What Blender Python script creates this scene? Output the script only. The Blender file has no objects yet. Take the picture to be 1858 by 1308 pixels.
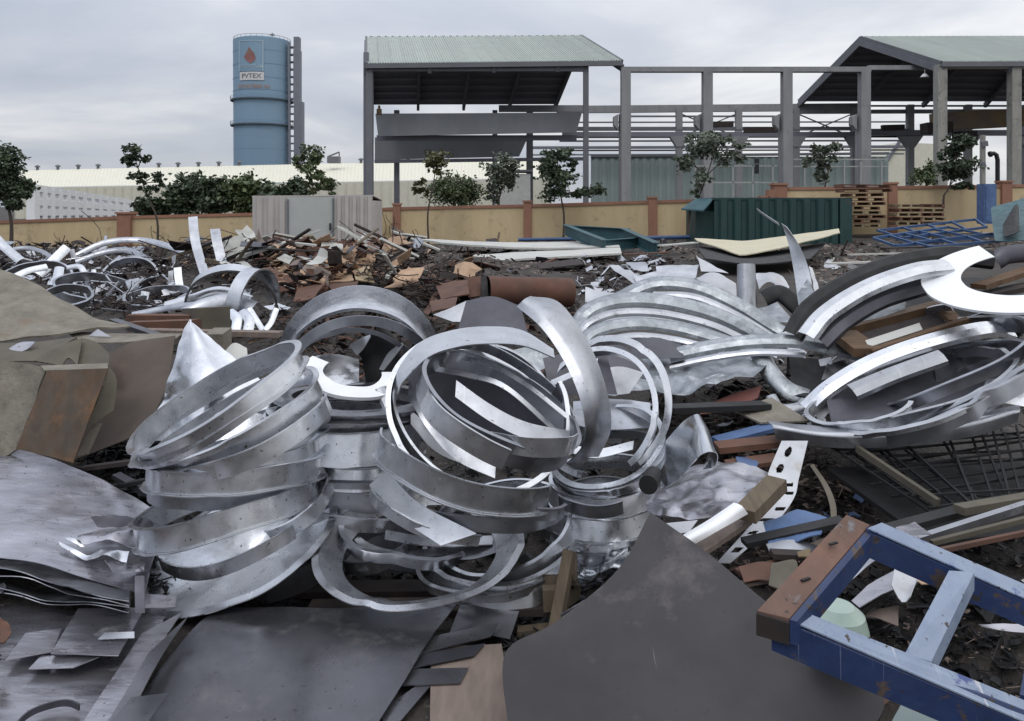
import bpy, math, random
import numpy as np
from mathutils import noise as mnoise, Vector

sc = bpy.context.scene
COL = sc.collection
R = math.radians
rng = random.Random(11)

# ------------------------------------------------------------------ camera
F, CU, HV, CAMZ = 1445.0, 929.0, 375.0, 1.7      # focal in photo pixels, centre column, horizon row, eye height
cam_d = bpy.data.cameras.new('camera')
cam = bpy.data.objects.new('camera', cam_d); COL.objects.link(cam)
cam.location = (0, 0, CAMZ); cam.rotation_euler = (R(90), 0, 0)
cam_d.sensor_width = 36.0; cam_d.lens = 36.0 * F / 1858.0
cam_d.shift_y = -(654.0 - HV) / 1858.0
cam_d.clip_start = 0.05; cam_d.clip_end = 9000
sc.camera = cam
sc.view_settings.view_transform = 'Standard'; sc.view_settings.look = 'None'
sc.view_settings.gamma = 1; sc.view_settings.use_curve_mapping = False
sc.view_settings.exposure = -0.12

# ------------------------------------------------------------------ overcast sky and soft sun
world = bpy.data.worlds.new('World'); sc.world = world; world.use_nodes = True
nt = world.node_tree; nt.nodes.clear()
def nd(tree, typ, **kw):
    n = tree.nodes.new(typ)
    for k, v in kw.items(): setattr(n, k, v)
    return n
SUN_EL, SUN_AZ = 52.0, 200.0
wo = nd(nt, 'ShaderNodeOutputWorld'); wb = nd(nt, 'ShaderNodeBackground'); wb2 = nd(nt, 'ShaderNodeBackground')
wmix = nd(nt, 'ShaderNodeMixShader'); wmix.inputs[0].default_value = 0.93
sky = nd(nt, 'ShaderNodeTexSky', sky_type='NISHITA'); sky.sun_disc = False
sky.sun_elevation = R(SUN_EL); sky.sun_rotation = R(SUN_AZ)
wb.inputs[1].default_value = 0.10
tc = nd(nt, 'ShaderNodeTexCoord'); sep = nd(nt, 'ShaderNodeSeparateXYZ')
nt.links.new(tc.outputs['Generated'], sep.inputs[0])
dn = nd(nt, 'ShaderNodeMath', operation='MAXIMUM'); dn.inputs[1].default_value = 0.0
nt.links.new(sep.outputs[2], dn.inputs[0])
dz = nd(nt, 'ShaderNodeMath', operation='ADD'); dz.inputs[1].default_value = 0.16; nt.links.new(dn.outputs[0], dz.inputs[0])
dx = nd(nt, 'ShaderNodeMath', operation='DIVIDE'); nt.links.new(sep.outputs[0], dx.inputs[0]); nt.links.new(dz.outputs[0], dx.inputs[1])
dy = nd(nt, 'ShaderNodeMath', operation='DIVIDE'); nt.links.new(sep.outputs[1], dy.inputs[0]); nt.links.new(dz.outputs[0], dy.inputs[1])
cmb = nd(nt, 'ShaderNodeCombineXYZ'); nt.links.new(dx.outputs[0], cmb.inputs[0]); nt.links.new(dy.outputs[0], cmb.inputs[1])
cmb.inputs[2].default_value = 3.7
n1 = nd(nt, 'ShaderNodeTexNoise'); n1.inputs['Scale'].default_value = 0.62; n1.inputs['Detail'].default_value = 7; n1.inputs['Roughness'].default_value = 0.53
n1.inputs['Distortion'].default_value = 0.35
nt.links.new(cmb.outputs[0], n1.inputs['Vector'])
lean = nd(nt, 'ShaderNodeMath', operation='MULTIPLY_ADD'); lean.inputs[1].default_value = 0.16; nt.links.new(sep.outputs[0], lean.inputs[0]); nt.links.new(n1.outputs[0], lean.inputs[2])
cr = nd(nt, 'ShaderNodeValToRGB'); nt.links.new(lean.outputs[0], cr.inputs[0])
e = cr.color_ramp.elements
e[0].position = 0.30; e[0].color = (0.40, 0.445, 0.53, 1)
e[1].position = 0.64; e[1].color = (0.82, 0.83, 0.84, 1)
m2 = cr.color_ramp.elements.new(0.47); m2.color = (0.55, 0.575, 0.635, 1)
grd = nd(nt, 'ShaderNodeMath', operation='MULTIPLY_ADD'); grd.inputs[1].default_value = 1.75; grd.inputs[2].default_value = 1.0
nt.links.new(dn.outputs[0], grd.inputs[0])
mul = nd(nt, 'ShaderNodeVectorMath', operation='SCALE'); nt.links.new(cr.outputs[0], mul.inputs[0]); nt.links.new(grd.outputs[0], mul.inputs['Scale'])
nt.links.new(mul.outputs[0], wb2.inputs[0]); wb2.inputs[1].default_value = 1.0
nt.links.new(sky.outputs[0], wb.inputs[0])
nt.links.new(wb.outputs[0], wmix.inputs[1]); nt.links.new(wb2.outputs[0], wmix.inputs[2]); nt.links.new(wmix.outputs[0], wo.inputs[0])
sun_d = bpy.data.lights.new('sun', 'SUN'); sun_d.energy = 0.6; sun_d.angle = R(14); sun_d.color = (1.0, 0.965, 0.92)
sun = bpy.data.objects.new('sun', sun_d); COL.objects.link(sun)
sun.rotation_euler = (R(90 - SUN_EL), 0, R(180 - SUN_AZ)); sun.location = (0, 0, 40)

# ------------------------------------------------------------------ materials
def mat(name, c1, c2=None, scale=6.0, rough=(0.5, 0.6), metal=0.0, bump=0.1, bscale=None, spot=None, objvar=0.1, streak=None, cell=0.0, bdist=0.01, scratch=None, grit=None):
    m = bpy.data.materials.new(name); m.use_nodes = True
    t = m.node_tree; t.nodes.clear()
    out = nd(t, 'ShaderNodeOutputMaterial'); p = nd(t, 'ShaderNodeBsdfPrincipled'); t.links.new(p.outputs[0], out.inputs[0])
    tcn = nd(t, 'ShaderNodeTexCoord'); oi = nd(t, 'ShaderNodeObjectInfo')
    off = nd(t, 'ShaderNodeMath', operation='MULTIPLY'); off.inputs[1].default_value = 37.0; t.links.new(oi.outputs['Random'], off.inputs[0])
    va = nd(t, 'ShaderNodeVectorMath', operation='ADD'); t.links.new(tcn.outputs['Object'], va.inputs[0]); t.links.new(off.outputs[0], va.inputs[1])
    vec = va.outputs[0]
    if streak:
        mp = nd(t, 'ShaderNodeMapping'); mp.inputs['Scale'].default_value = streak; t.links.new(vec, mp.inputs[0]); vs = mp.outputs[0]
    else: vs = vec
    n = nd(t, 'ShaderNodeTexNoise'); n.inputs['Scale'].default_value = scale; n.inputs['Detail'].default_value = 6; n.inputs['Roughness'].default_value = 0.62
    t.links.new(vs, n.inputs['Vector'])
    rmp = nd(t, 'ShaderNodeMapRange'); rmp.inputs[1].default_value = 0.32; rmp.inputs[2].default_value = 0.68; t.links.new(n.outputs[0], rmp.inputs[0])
    c2 = c2 or tuple(x * 0.75 for x in c1)
    mx = nd(t, 'ShaderNodeMix', data_type='RGBA'); mx.inputs[6].default_value = (*c1, 1); mx.inputs[7].default_value = (*c2, 1)
    t.links.new(rmp.outputs[0], mx.inputs[0])
    colr = mx.outputs[2]
    met = None
    if cell:
        vo = nd(t, 'ShaderNodeTexVoronoi'); vo.inputs['Scale'].default_value = cell; t.links.new(vec, vo.inputs['Vector'])
        sx = nd(t, 'ShaderNodeSeparateColor'); t.links.new(vo.outputs['Color'], sx.inputs[0])
        mr = nd(t, 'ShaderNodeMapRange'); mr.inputs[3].default_value = 0.84; mr.inputs[4].default_value = 1.12; t.links.new(sx.outputs[0], mr.inputs[0])
        sm = nd(t, 'ShaderNodeVectorMath', operation='SCALE'); t.links.new(colr, sm.inputs[0]); t.links.new(mr.outputs[0], sm.inputs['Scale']); colr = sm.outputs[0]
    if objvar:
        mr = nd(t, 'ShaderNodeMapRange'); mr.inputs[3].default_value = 1 - objvar; mr.inputs[4].default_value = 1 + objvar; t.links.new(oi.outputs['Random'], mr.inputs[0])
        sm = nd(t, 'ShaderNodeVectorMath', operation='SCALE'); t.links.new(colr, sm.inputs[0]); t.links.new(mr.outputs[0], sm.inputs['Scale']); colr = sm.outputs[0]
    if spot:                                            # (colour, scale, threshold, softness)
        n2 = nd(t, 'ShaderNodeTexNoise'); n2.inputs['Scale'].default_value = spot[1]; n2.inputs['Detail'].default_value = 8; n2.inputs['Roughness'].default_value = 0.7
        t.links.new(vec, n2.inputs['Vector'])
        mr = nd(t, 'ShaderNodeMapRange'); mr.inputs[1].default_value = spot[2]; mr.inputs[2].default_value = spot[2] + spot[3]; t.links.new(n2.outputs[0], mr.inputs[0])
        mx2 = nd(t, 'ShaderNodeMix', data_type='RGBA'); t.links.new(mr.outputs[0], mx2.inputs[0]); t.links.new(colr, mx2.inputs[6]); mx2.inputs[7].default_value = (*spot[0], 1)
        colr = mx2.outputs[2]
        if metal:
            mm = nd(t, 'ShaderNodeMapRange'); mm.inputs[3].default_value = metal; mm.inputs[4].default_value = metal * 0.25; t.links.new(mr.outputs[0], mm.inputs[0]); met = mm.outputs[0]
    for sp in (scratch, grit):                          # scratch: (colour, rotation, threshold); grit: (colour, scale, threshold)
        if not sp: continue
        n5 = nd(t, 'ShaderNodeTexNoise'); n5.inputs['Detail'].default_value = 3
        if sp is scratch:
            mp5 = nd(t, 'ShaderNodeMapping'); mp5.inputs['Rotation'].default_value = (0, 0, R(sp[1])); mp5.inputs['Scale'].default_value = (70, 2.2, 2.2); t.links.new(vec, mp5.inputs[0]); t.links.new(mp5.outputs[0], n5.inputs['Vector']); n5.inputs['Scale'].default_value = 1.0
        else: t.links.new(vec, n5.inputs['Vector']); n5.inputs['Scale'].default_value = sp[1]
        mr5 = nd(t, 'ShaderNodeMapRange'); mr5.inputs[1].default_value = sp[2]; mr5.inputs[2].default_value = sp[2] + .04; t.links.new(n5.outputs[0], mr5.inputs[0])
        mx5 = nd(t, 'ShaderNodeMix', data_type='RGBA'); t.links.new(mr5.outputs[0], mx5.inputs[0]); t.links.new(colr, mx5.inputs[6]); mx5.inputs[7].default_value = (*sp[0], 1); colr = mx5.outputs[2]
    t.links.new(colr, p.inputs['Base Color'])
    p.inputs['Metallic'].default_value = metal
    if met: t.links.new(met, p.inputs['Metallic'])
    n3 = nd(t, 'ShaderNodeTexNoise'); n3.inputs['Scale'].default_value = scale * 1.7; n3.inputs['Detail'].default_value = 5; t.links.new(vs, n3.inputs['Vector'])
    rr = nd(t, 'ShaderNodeMapRange'); rr.inputs[1].default_value = 0.3; rr.inputs[2].default_value = 0.7
    rr.inputs[3].default_value = rough[0]; rr.inputs[4].default_value = rough[1]; t.links.new(n3.outputs[0], rr.inputs[0]); t.links.new(rr.outputs[0], p.inputs['Roughness'])
    if bump:
        n4 = nd(t, 'ShaderNodeTexNoise'); n4.inputs['Scale'].default_value = bscale or scale * 4; n4.inputs['Detail'].default_value = 4; t.links.new(vs, n4.inputs['Vector'])
        b = nd(t, 'ShaderNodeBump'); b.inputs['Strength'].default_value = bump; b.inputs['Distance'].default_value = bdist; t.links.new(n4.outputs[0], b.inputs['Height']); t.links.new(b.outputs[0], p.inputs['Normal'])
    return m

M = {}
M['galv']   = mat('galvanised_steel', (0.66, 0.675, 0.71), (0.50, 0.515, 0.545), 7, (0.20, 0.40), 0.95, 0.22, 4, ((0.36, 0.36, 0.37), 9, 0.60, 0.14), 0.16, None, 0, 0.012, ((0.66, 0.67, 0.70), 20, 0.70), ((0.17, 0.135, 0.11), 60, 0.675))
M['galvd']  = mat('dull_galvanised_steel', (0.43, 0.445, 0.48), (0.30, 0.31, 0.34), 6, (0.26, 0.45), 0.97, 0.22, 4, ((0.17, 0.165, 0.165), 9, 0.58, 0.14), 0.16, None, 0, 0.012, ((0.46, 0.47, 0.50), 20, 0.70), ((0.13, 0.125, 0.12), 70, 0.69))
M['spangle']= mat('spangled_galvanised_steel', (0.36, 0.38, 0.405), (0.22, 0.24, 0.262), 5, (0.36, 0.52), 0.85, 0.35, 9, ((0.50, 0.52, 0.54), 9, 0.58, 0.1), 0.08, None, 26, 0.02)
M['alu']    = mat('bright_aluminium', (0.70, 0.71, 0.74), (0.46, 0.47, 0.505), 6, (0.16, 0.36), 0.95, 0.35, 4, ((0.40, 0.39, 0.38), 7, 0.60, 0.12), 0.10, None, 0, 0.03, None, ((0.3, 0.29, 0.28), 60, 0.70))
M['white']  = mat('white_coated_sheet', (0.54, 0.55, 0.58), (0.38, 0.39, 0.42), 5, (0.28, 0.48), 0.5, 0.15, 4, ((0.34, 0.32, 0.30), 6, 0.60, 0.14), 0.10, None, 0, 0.02, None, ((0.3, 0.28, 0.26), 60, 0.68))
M['bright'] = mat('white_with_painted_sky_glare', (0.84, 0.85, 0.87), (0.76, 0.77, 0.79), 4, (0.25, 0.4), 0.1, 0.05, None, None, 0.0)  # near-white base colour carries the sky's reflection on the folded strip
M['mirror'] = mat('polished_sheet_metal', (0.55, 0.57, 0.60), (0.46, 0.48, 0.51), 4, (0.12, 0.24), 1.0, 0.1, 3, None, 0.05, None, 0, 0.02)
M['lilac']  = mat('matte_aluminium_sheet', (0.46, 0.455, 0.495), (0.31, 0.308, 0.34), 4, (0.20, 0.40), 0.86, 0.25, 5, ((0.29, 0.285, 0.305), 6, 0.57, 0.14), 0.10, (1, 3, 1), 0, 0.015, ((0.6, 0.6, 0.63), 70, 0.73), ((0.16, 0.155, 0.16), 55, 0.67))
M['floor']  = mat('grey_steel_plate', (0.245, 0.245, 0.268), (0.145, 0.145, 0.162), 2.2, (0.16, 0.40), 0.85, 0.12, 4, ((0.24, 0.23, 0.225), 2.2, 0.56, 0.22), 0.05, None, 0, 0.012, ((0.30, 0.30, 0.32), -25, 0.74), ((0.09, 0.085, 0.085), 50, 0.67))
M['dark']   = mat('dark_steel_plate', (0.05, 0.045, 0.048), (0.028, 0.026, 0.028), 2.0, (0.36, 0.56), 0.3, 0.05, 12, ((0.105, 0.088, 0.088), 2.6, 0.56, 0.16), 0.06, None, 0, 0.01, ((0.15, 0.14, 0.138), -28, 0.735), ((0.035, 0.032, 0.032), 45, 0.66))
M['black']  = mat('black_steel_and_gap_shade', (0.009, 0.009, 0.011), (0.005, 0.005, 0.006), 5, (0.55, 0.75), 0.0, 0.1, None, None, 0.2)  # near-black for dark steel, and for shade painted into deep gaps
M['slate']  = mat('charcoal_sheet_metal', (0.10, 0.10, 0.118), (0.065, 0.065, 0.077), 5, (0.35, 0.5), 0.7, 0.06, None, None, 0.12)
M['rust']   = mat('rusty_steel', (0.135, 0.065, 0.042), (0.075, 0.04, 0.03), 5, (0.75, 0.9), 0.1, 0.3, 14, ((0.06, 0.04, 0.035), 6, 0.56, 0.15), 0.15)
M['rustdark'] = mat('dark_rusted_scrap', (0.043, 0.029, 0.026), (0.016, 0.013, 0.013), 5, (0.8, 0.95), 0.05, 0.3, 14, None, 0.25)
M['drum']   = mat('rust_red_pipe', (0.105, 0.044, 0.026), (0.066, 0.03, 0.021), 4, (0.7, 0.85), 0.0, 0.15, 14, ((0.16, 0.065, 0.045), 5, 0.56, 0.2), 0.05)
M['board']  = mat('dusty_grey_board', (0.215, 0.195, 0.16), (0.12, 0.105, 0.085), 7, (0.7, 0.92), 0.0, 0.5, 50, ((0.16, 0.125, 0.09), 5, 0.57, 0.12), 0.06, None, 0, 0.012, None, ((0.10, 0.09, 0.08), 60, 0.66))
M['tan']    = mat('dull_tan_board', (0.115, 0.10, 0.075), (0.068, 0.06, 0.046), 4, (0.7, 0.9), 0.0, 0.2, 20, ((0.065, 0.055, 0.045), 5, 0.6, 0.15), 0.14)
M['brownsheet'] = mat('brown_weathered_sheet', (0.095, 0.07, 0.052), (0.056, 0.042, 0.034), 3, (0.5, 0.7), 0.15, 0.06, 12, ((0.12, 0.075, 0.05), 3, 0.58, 0.2), 0.08)
M['rustplate'] = mat('rust_streaked_plate', (0.095, 0.055, 0.03), (0.058, 0.046, 0.036), 4, (0.55, 0.8), 0.2, 0.15, 16, ((0.14, 0.065, 0.024), 5, 0.55, 0.12), 0.05, (3, 3, 1))
M['wood']   = mat('weathered_timber', (0.125, 0.095, 0.062), (0.07, 0.055, 0.038), 5, (0.7, 0.9), 0.0, 0.3, 12, ((0.07, 0.055, 0.04), 7, 0.62, 0.15), 0.15, (6, 1, 1))
M['woodbrown'] = mat('brown_timber', (0.14, 0.078, 0.036), (0.075, 0.042, 0.022), 5, (0.6, 0.8), 0.0, 0.2, 12, None, 0.12, (1, 6, 1))
M['plywood'] = mat('faded_plywood', (0.20, 0.155, 0.13), (0.135, 0.105, 0.09), 5, (0.7, 0.9), 0.0, 0.15, 30, ((0.075, 0.06, 0.055), 6, 0.62, 0.12), 0.05, (5, 1, 1))
M['card']   = mat('torn_cardboard', (0.40, 0.28, 0.19), (0.27, 0.17, 0.11), 5, (0.8, 0.95), 0.0, 0.15, None, None, 0.25)
M['redpaint'] = mat('rust_red_painted_sheet', (0.19, 0.06, 0.045), (0.11, 0.04, 0.035), 5, (0.6, 0.8), 0.0, 0.15, None, None, 0.1)
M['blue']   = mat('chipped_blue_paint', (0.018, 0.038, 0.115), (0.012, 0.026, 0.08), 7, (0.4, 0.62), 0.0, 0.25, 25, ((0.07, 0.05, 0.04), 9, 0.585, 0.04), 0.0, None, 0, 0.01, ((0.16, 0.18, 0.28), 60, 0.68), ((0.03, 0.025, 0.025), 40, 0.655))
M['bluetop'] = mat('pale_blue_top_paint', (0.245, 0.295, 0.39), (0.175, 0.22, 0.315), 9, (0.45, 0.7), 0.0, 0.25, 25, ((0.055, 0.08, 0.22), 11, 0.575, 0.05), 0.0, None, 0, 0.01, ((0.42, 0.43, 0.47), 25, 0.66), ((0.045, 0.035, 0.03), 42, 0.655))  # paler blue for the upper faces of the frame
M['endrust'] = mat('rust_brown_primer', (0.16, 0.085, 0.06), (0.10, 0.058, 0.045), 8, (0.6, 0.8), 0.0, 0.2, 25, ((0.17, 0.17, 0.18), 8, 0.60, 0.08), 0.0, None, 0, 0.01, None, ((0.05, 0.035, 0.03), 45, 0.65))
M['bluescrap'] = mat('faded_blue_scrap', (0.085, 0.15, 0.30), (0.05, 0.09, 0.19), 6, (0.5, 0.7), 0.0, 0.1, None, ((0.10, 0.07, 0.06), 8, 0.62, 0.1), 0.2)
M['teal']   = mat('faded_teal_paint', (0.028, 0.088, 0.105), (0.017, 0.055, 0.068), 3, (0.5, 0.7), 0.0, 0.1, None, ((0.10, 0.08, 0.06), 4, 0.64, 0.1), 0.12)
M['greenbox'] = mat('dark_green_container_paint', (0.014, 0.052, 0.050), (0.010, 0.036, 0.036), 2, (0.5, 0.65), 0.0, 0.05, None, ((0.05, 0.045, 0.035), 2.2, 0.60, 0.1), 0.06, (2, 2, .5))
M['cream']  = mat('cream_roof_sheet', (0.64, 0.62, 0.52), (0.57, 0.55, 0.46), 2, (0.6, 0.8), 0.0, 0.03, None, None, 0.05)
M['creamsheet'] = mat('cream_steel_sheet', (0.52, 0.475, 0.34), (0.45, 0.41, 0.30), 2, (0.5, 0.7), 0.0, 0.05, None, ((0.25, 0.21, 0.15), 3, 0.62, 0.1), 0.0)
M['pale']   = mat('pale_grey_panel', (0.50, 0.50, 0.47), (0.40, 0.40, 0.38), 2, (0.55, 0.75), 0.0, 0.05, None, ((0.25, 0.22, 0.19), 3, 0.63, 0.1), 0.08)
M['wall']   = mat('ochre_painted_render', (0.56, 0.44, 0.27), (0.47, 0.365, 0.215), 1.0, (0.8, 0.95), 0.0, 0.08, 12, ((0.27, 0.21, 0.14), 1.6, 0.56, 0.2), 0.07, (1.6, 1.6, .35))
M['coping'] = mat('terracotta_painted_trim', (0.31, 0.155, 0.10), (0.25, 0.125, 0.085), 2, (0.75, 0.9), 0.0, 0.08, 12, None, 0.05)
M['hoard']  = mat('lilac_grey_corrugated', (0.46, 0.43, 0.41), (0.39, 0.36, 0.345), 1.2, (0.5, 0.65), 0.0, 0.04, None, None, 0.06)
M['hoarddoor'] = mat('grey_painted_door', (0.42, 0.435, 0.42), (0.37, 0.385, 0.37), 1.0, (0.5, 0.65), 0.0, 0.03, None, ((0.20, 0.17, 0.14), 1.5, 0.66, 0.08), 0.0)
M['tank']   = mat('steel_blue_tank_paint', (0.20, 0.305, 0.41), (0.175, 0.27, 0.365), 0.15, (0.5, 0.65), 0.0, 0.0, None, None, 0.0, (1, 1, .2))
M['tankrim'] = mat('dark_blue_grey_steel', (0.075, 0.10, 0.125), (0.06, 0.08, 0.10), 1, (0.6, 0.7), 0.0, 0.0, None, None, 0.0)
M['stairs'] = mat('mauve_grey_steel', (0.18, 0.19, 0.225), (0.15, 0.16, 0.19), 1, (0.6, 0.7), 0.0, 0.0, None, None, 0.0)
M['signwhite'] = mat('white_sign_paint', (0.56, 0.57, 0.57), (0.50, 0.51, 0.52), 1, (0.5, 0.6), 0.0, 0.0, None, None, 0.0)
M['signblue'] = mat('light_blue_lettering', (0.33, 0.43, 0.51), (0.30, 0.40, 0.47), 1, (0.5, 0.6), 0.0, 0.0, None, None, 0.0)
M['orange'] = mat('orange_lettering', (0.36, 0.20, 0.11), (0.33, 0.18, 0.10), 1, (0.5, 0.6), 0.0, 0.0, None, None, 0.0)
M['flame']  = mat('faded_red_flame', (0.24, 0.09, 0.10), (0.22, 0.12, 0.09), 0.6, (0.5, 0.6), 0.0, 0.0, None, None, 0.0)
M['ink']    = mat('dark_sign_lettering', (0.16, 0.15, 0.15), None, 1, (0.5, 0.6), 0.0, 0.0, None, None, 0.0)
M['roof']   = mat('sage_roof_sheet', (0.37, 0.41, 0.375), (0.335, 0.37, 0.34), 0.6, (0.5, 0.62), 0.0, 0.0, None, None, 0.05)
M['under']  = mat('grey_blue_roof_lining', (0.17, 0.172, 0.205), (0.14, 0.142, 0.17), 0.5, (0.6, 0.75), 0.0, 0.0, None, None, 0.05)
M['clad']   = mat('slate_cladding', (0.20, 0.21, 0.225), (0.17, 0.18, 0.195), 0.5, (0.5, 0.65), 0.0, 0.0, None, None, 0.05)
M['steel']  = mat('grey_painted_steel_frame', (0.135, 0.14, 0.155), (0.11, 0.115, 0.13), 0.8, (0.6, 0.75), 0.0, 0.0, None, None, 0.08)
M['concrete'] = mat('grey_concrete', (0.27, 0.272, 0.28), (0.21, 0.212, 0.22), 0.7, (0.8, 0.95), 0.0, 0.08, 8, ((0.13, 0.125, 0.12), 0.9, 0.58, 0.15), 0.08, (2, 2, .5))
M['concretepale'] = mat('pale_peeling_concrete', (0.34, 0.33, 0.30), (0.23, 0.225, 0.21), 1.2, (0.8, 0.95), 0.0, 0.08, 8, ((0.16, 0.15, 0.14), 1.6, 0.56, 0.1), 0.08, (2, 2, .5))
M['tealwall'] = mat('grey_green_corrugated_wall', (0.26, 0.315, 0.305), (0.22, 0.27, 0.265), 0.3, (0.6, 0.75), 0.0, 0.0, None, None, 0.06, (3, 3, .3))
M['crane']  = mat('faded_yellow_brown_crane_paint', (0.15, 0.10, 0.035), (0.085, 0.06, 0.05), 0.8, (0.5, 0.7), 0.0, 0.0, None, ((0.13, 0.12, 0.17), 0.7, 0.6, 0.1), 0.0)
M['whitecon'] = mat('white_concrete_rack', (0.78, 0.79, 0.80), (0.68, 0.69, 0.70), 0.6, (0.8, 0.9), 0.0, 0.0, None, None, 0.03)
M['pallet'] = mat('red_brown_pallet_wood', (0.16, 0.075, 0.05), (0.09, 0.05, 0.035), 3, (0.8, 0.95), 0.0, 0.1, None, None, 0.3)
M['palletpale'] = mat('pale_pallet_wood', (0.32, 0.25, 0.16), (0.22, 0.17, 0.11), 3, (0.8, 0.95), 0.0, 0.1, None, None, 0.3)
M['bark']   = mat('tree_bark', (0.075, 0.06, 0.048), (0.045, 0.037, 0.03), 6, (0.85, 0.95), 0.0, 0.3, 20, None, 0.1)
M['bluefar'] = mat('cobalt_blue_pipe_paint', (0.035, 0.085, 0.20), (0.024, 0.058, 0.14), 3, (0.45, 0.6), 0.0, 0.05, None, ((0.10, 0.06, 0.05), 4, 0.64, 0.08), 0.12)
M['railing'] = mat('pale_galvanised_railing', (0.38, 0.39, 0.38), (0.30, 0.31, 0.30), 3, (0.5, 0.6), 0.3, 0.0, None, None, 0.05)
M['glass']  = mat('pale_green_glassy_plastic', (0.42, 0.52, 0.45), (0.36, 0.46, 0.40), 5, (0.2, 0.35), 0.0, 0.03, None, None, 0.0)
M['dirt']   = mat('dark_gravelly_dirt', (0.052, 0.044, 0.038), (0.024, 0.02, 0.019), 1.6, (0.85, 0.98), 0.0, 0.8, 26, ((0.20, 0.18, 0.155), 30, 0.60, 0.08), 0.0, None, 0, 0.03)
def leafmat(name, c1, c2):
    m = mat(name, c1, c2, 1.4, (0.45, 0.6), 0.0, 0.0, None, None, 0.12); return m
M['leafdark'] = leafmat('dark_leaves', (0.062, 0.088, 0.046), (0.03, 0.048, 0.028))
M['leafmid'] = leafmat('mid_green_leaves', (0.09, 0.12, 0.045), (0.045, 0.068, 0.03))
M['leafdry'] = leafmat('yellowing_leaves', (0.11, 0.105, 0.032), (0.05, 0.055, 0.022))
M['leafgrey'] = leafmat('grey_green_leaves', (0.12, 0.14, 0.10), (0.065, 0.085, 0.06))

# ------------------------------------------------------------------ helpers
def P(u, v, Y):
    return np.array([(u - CU) / F * Y, Y, CAMZ - (v - HV) / F * Y])
def bump(x, y, cx, cy, rx, ry, h):
    q = ((x - cx) / rx) ** 2 + ((y - cy) / ry) ** 2
    return h * math.exp(-q)
def H0(x, y):
    z = 0.0
    z += bump(x, y, -0.35, 3.9, 1.1, 0.55, -0.28)
    z += bump(x, y, 2.3, 4.9, 1.3, 1.1, 0.18)
    z += bump(x, y, 1.3, 6.4, 1.5, 1.3, 0.40)
    z += bump(x, y, -2.4, 4.9, 1.0, 1.2, 0.50)
    z += bump(x, y, -3.0, 10.5, 3.0, 3.5, 0.40)
    z += bump(x, y, -3.5, 20.0, 5.0, 5.0, 0.45)
    z += bump(x, y, 0.5, 11.0, 2.0, 3.0, 0.25)
    z += bump(x, y, -14, 26, 9.0, 8.0, 0.25)
    z += bump(x, y, 8, 28, 7.0, 6.0, 0.15)
    z += bump(x, y, 1.45, 2.75, 0.5, 0.6, -0.6)  # hollow dug to deepen the shade beneath the blue frame
    z += bump(x, y, -5.0, 15.0, 4.0, 3.2, 0.45)
    z += bump(x, y, -1.5, 15.5, 2.2, 3.5, 0.35)
    return z
def H(x, y):
    z = H0(x, y)
    if 1.0 < y < 45 and abs(x) < 45: z += 0.05 * (mnoise.noise((x * 0.9, y * 0.9, 3.1)) + 0.5 * mnoise.noise((x * 2.3, y * 2.3, 7.1)))
    if y > 30: z += 0.028 * max(-20, min(20, x)) * min(1, (y - 30) / 10)
    return z
def hit(u, v, dz=0.0):
    Y = 1.6
    while Y < 60:
        p = P(u, v, Y)
        if p[2] <= H0(p[0], p[1]) + dz: p[2] = H(p[0], p[1]) + dz; return p
        Y *= 1.012
    return P(u, v, 60)

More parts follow.
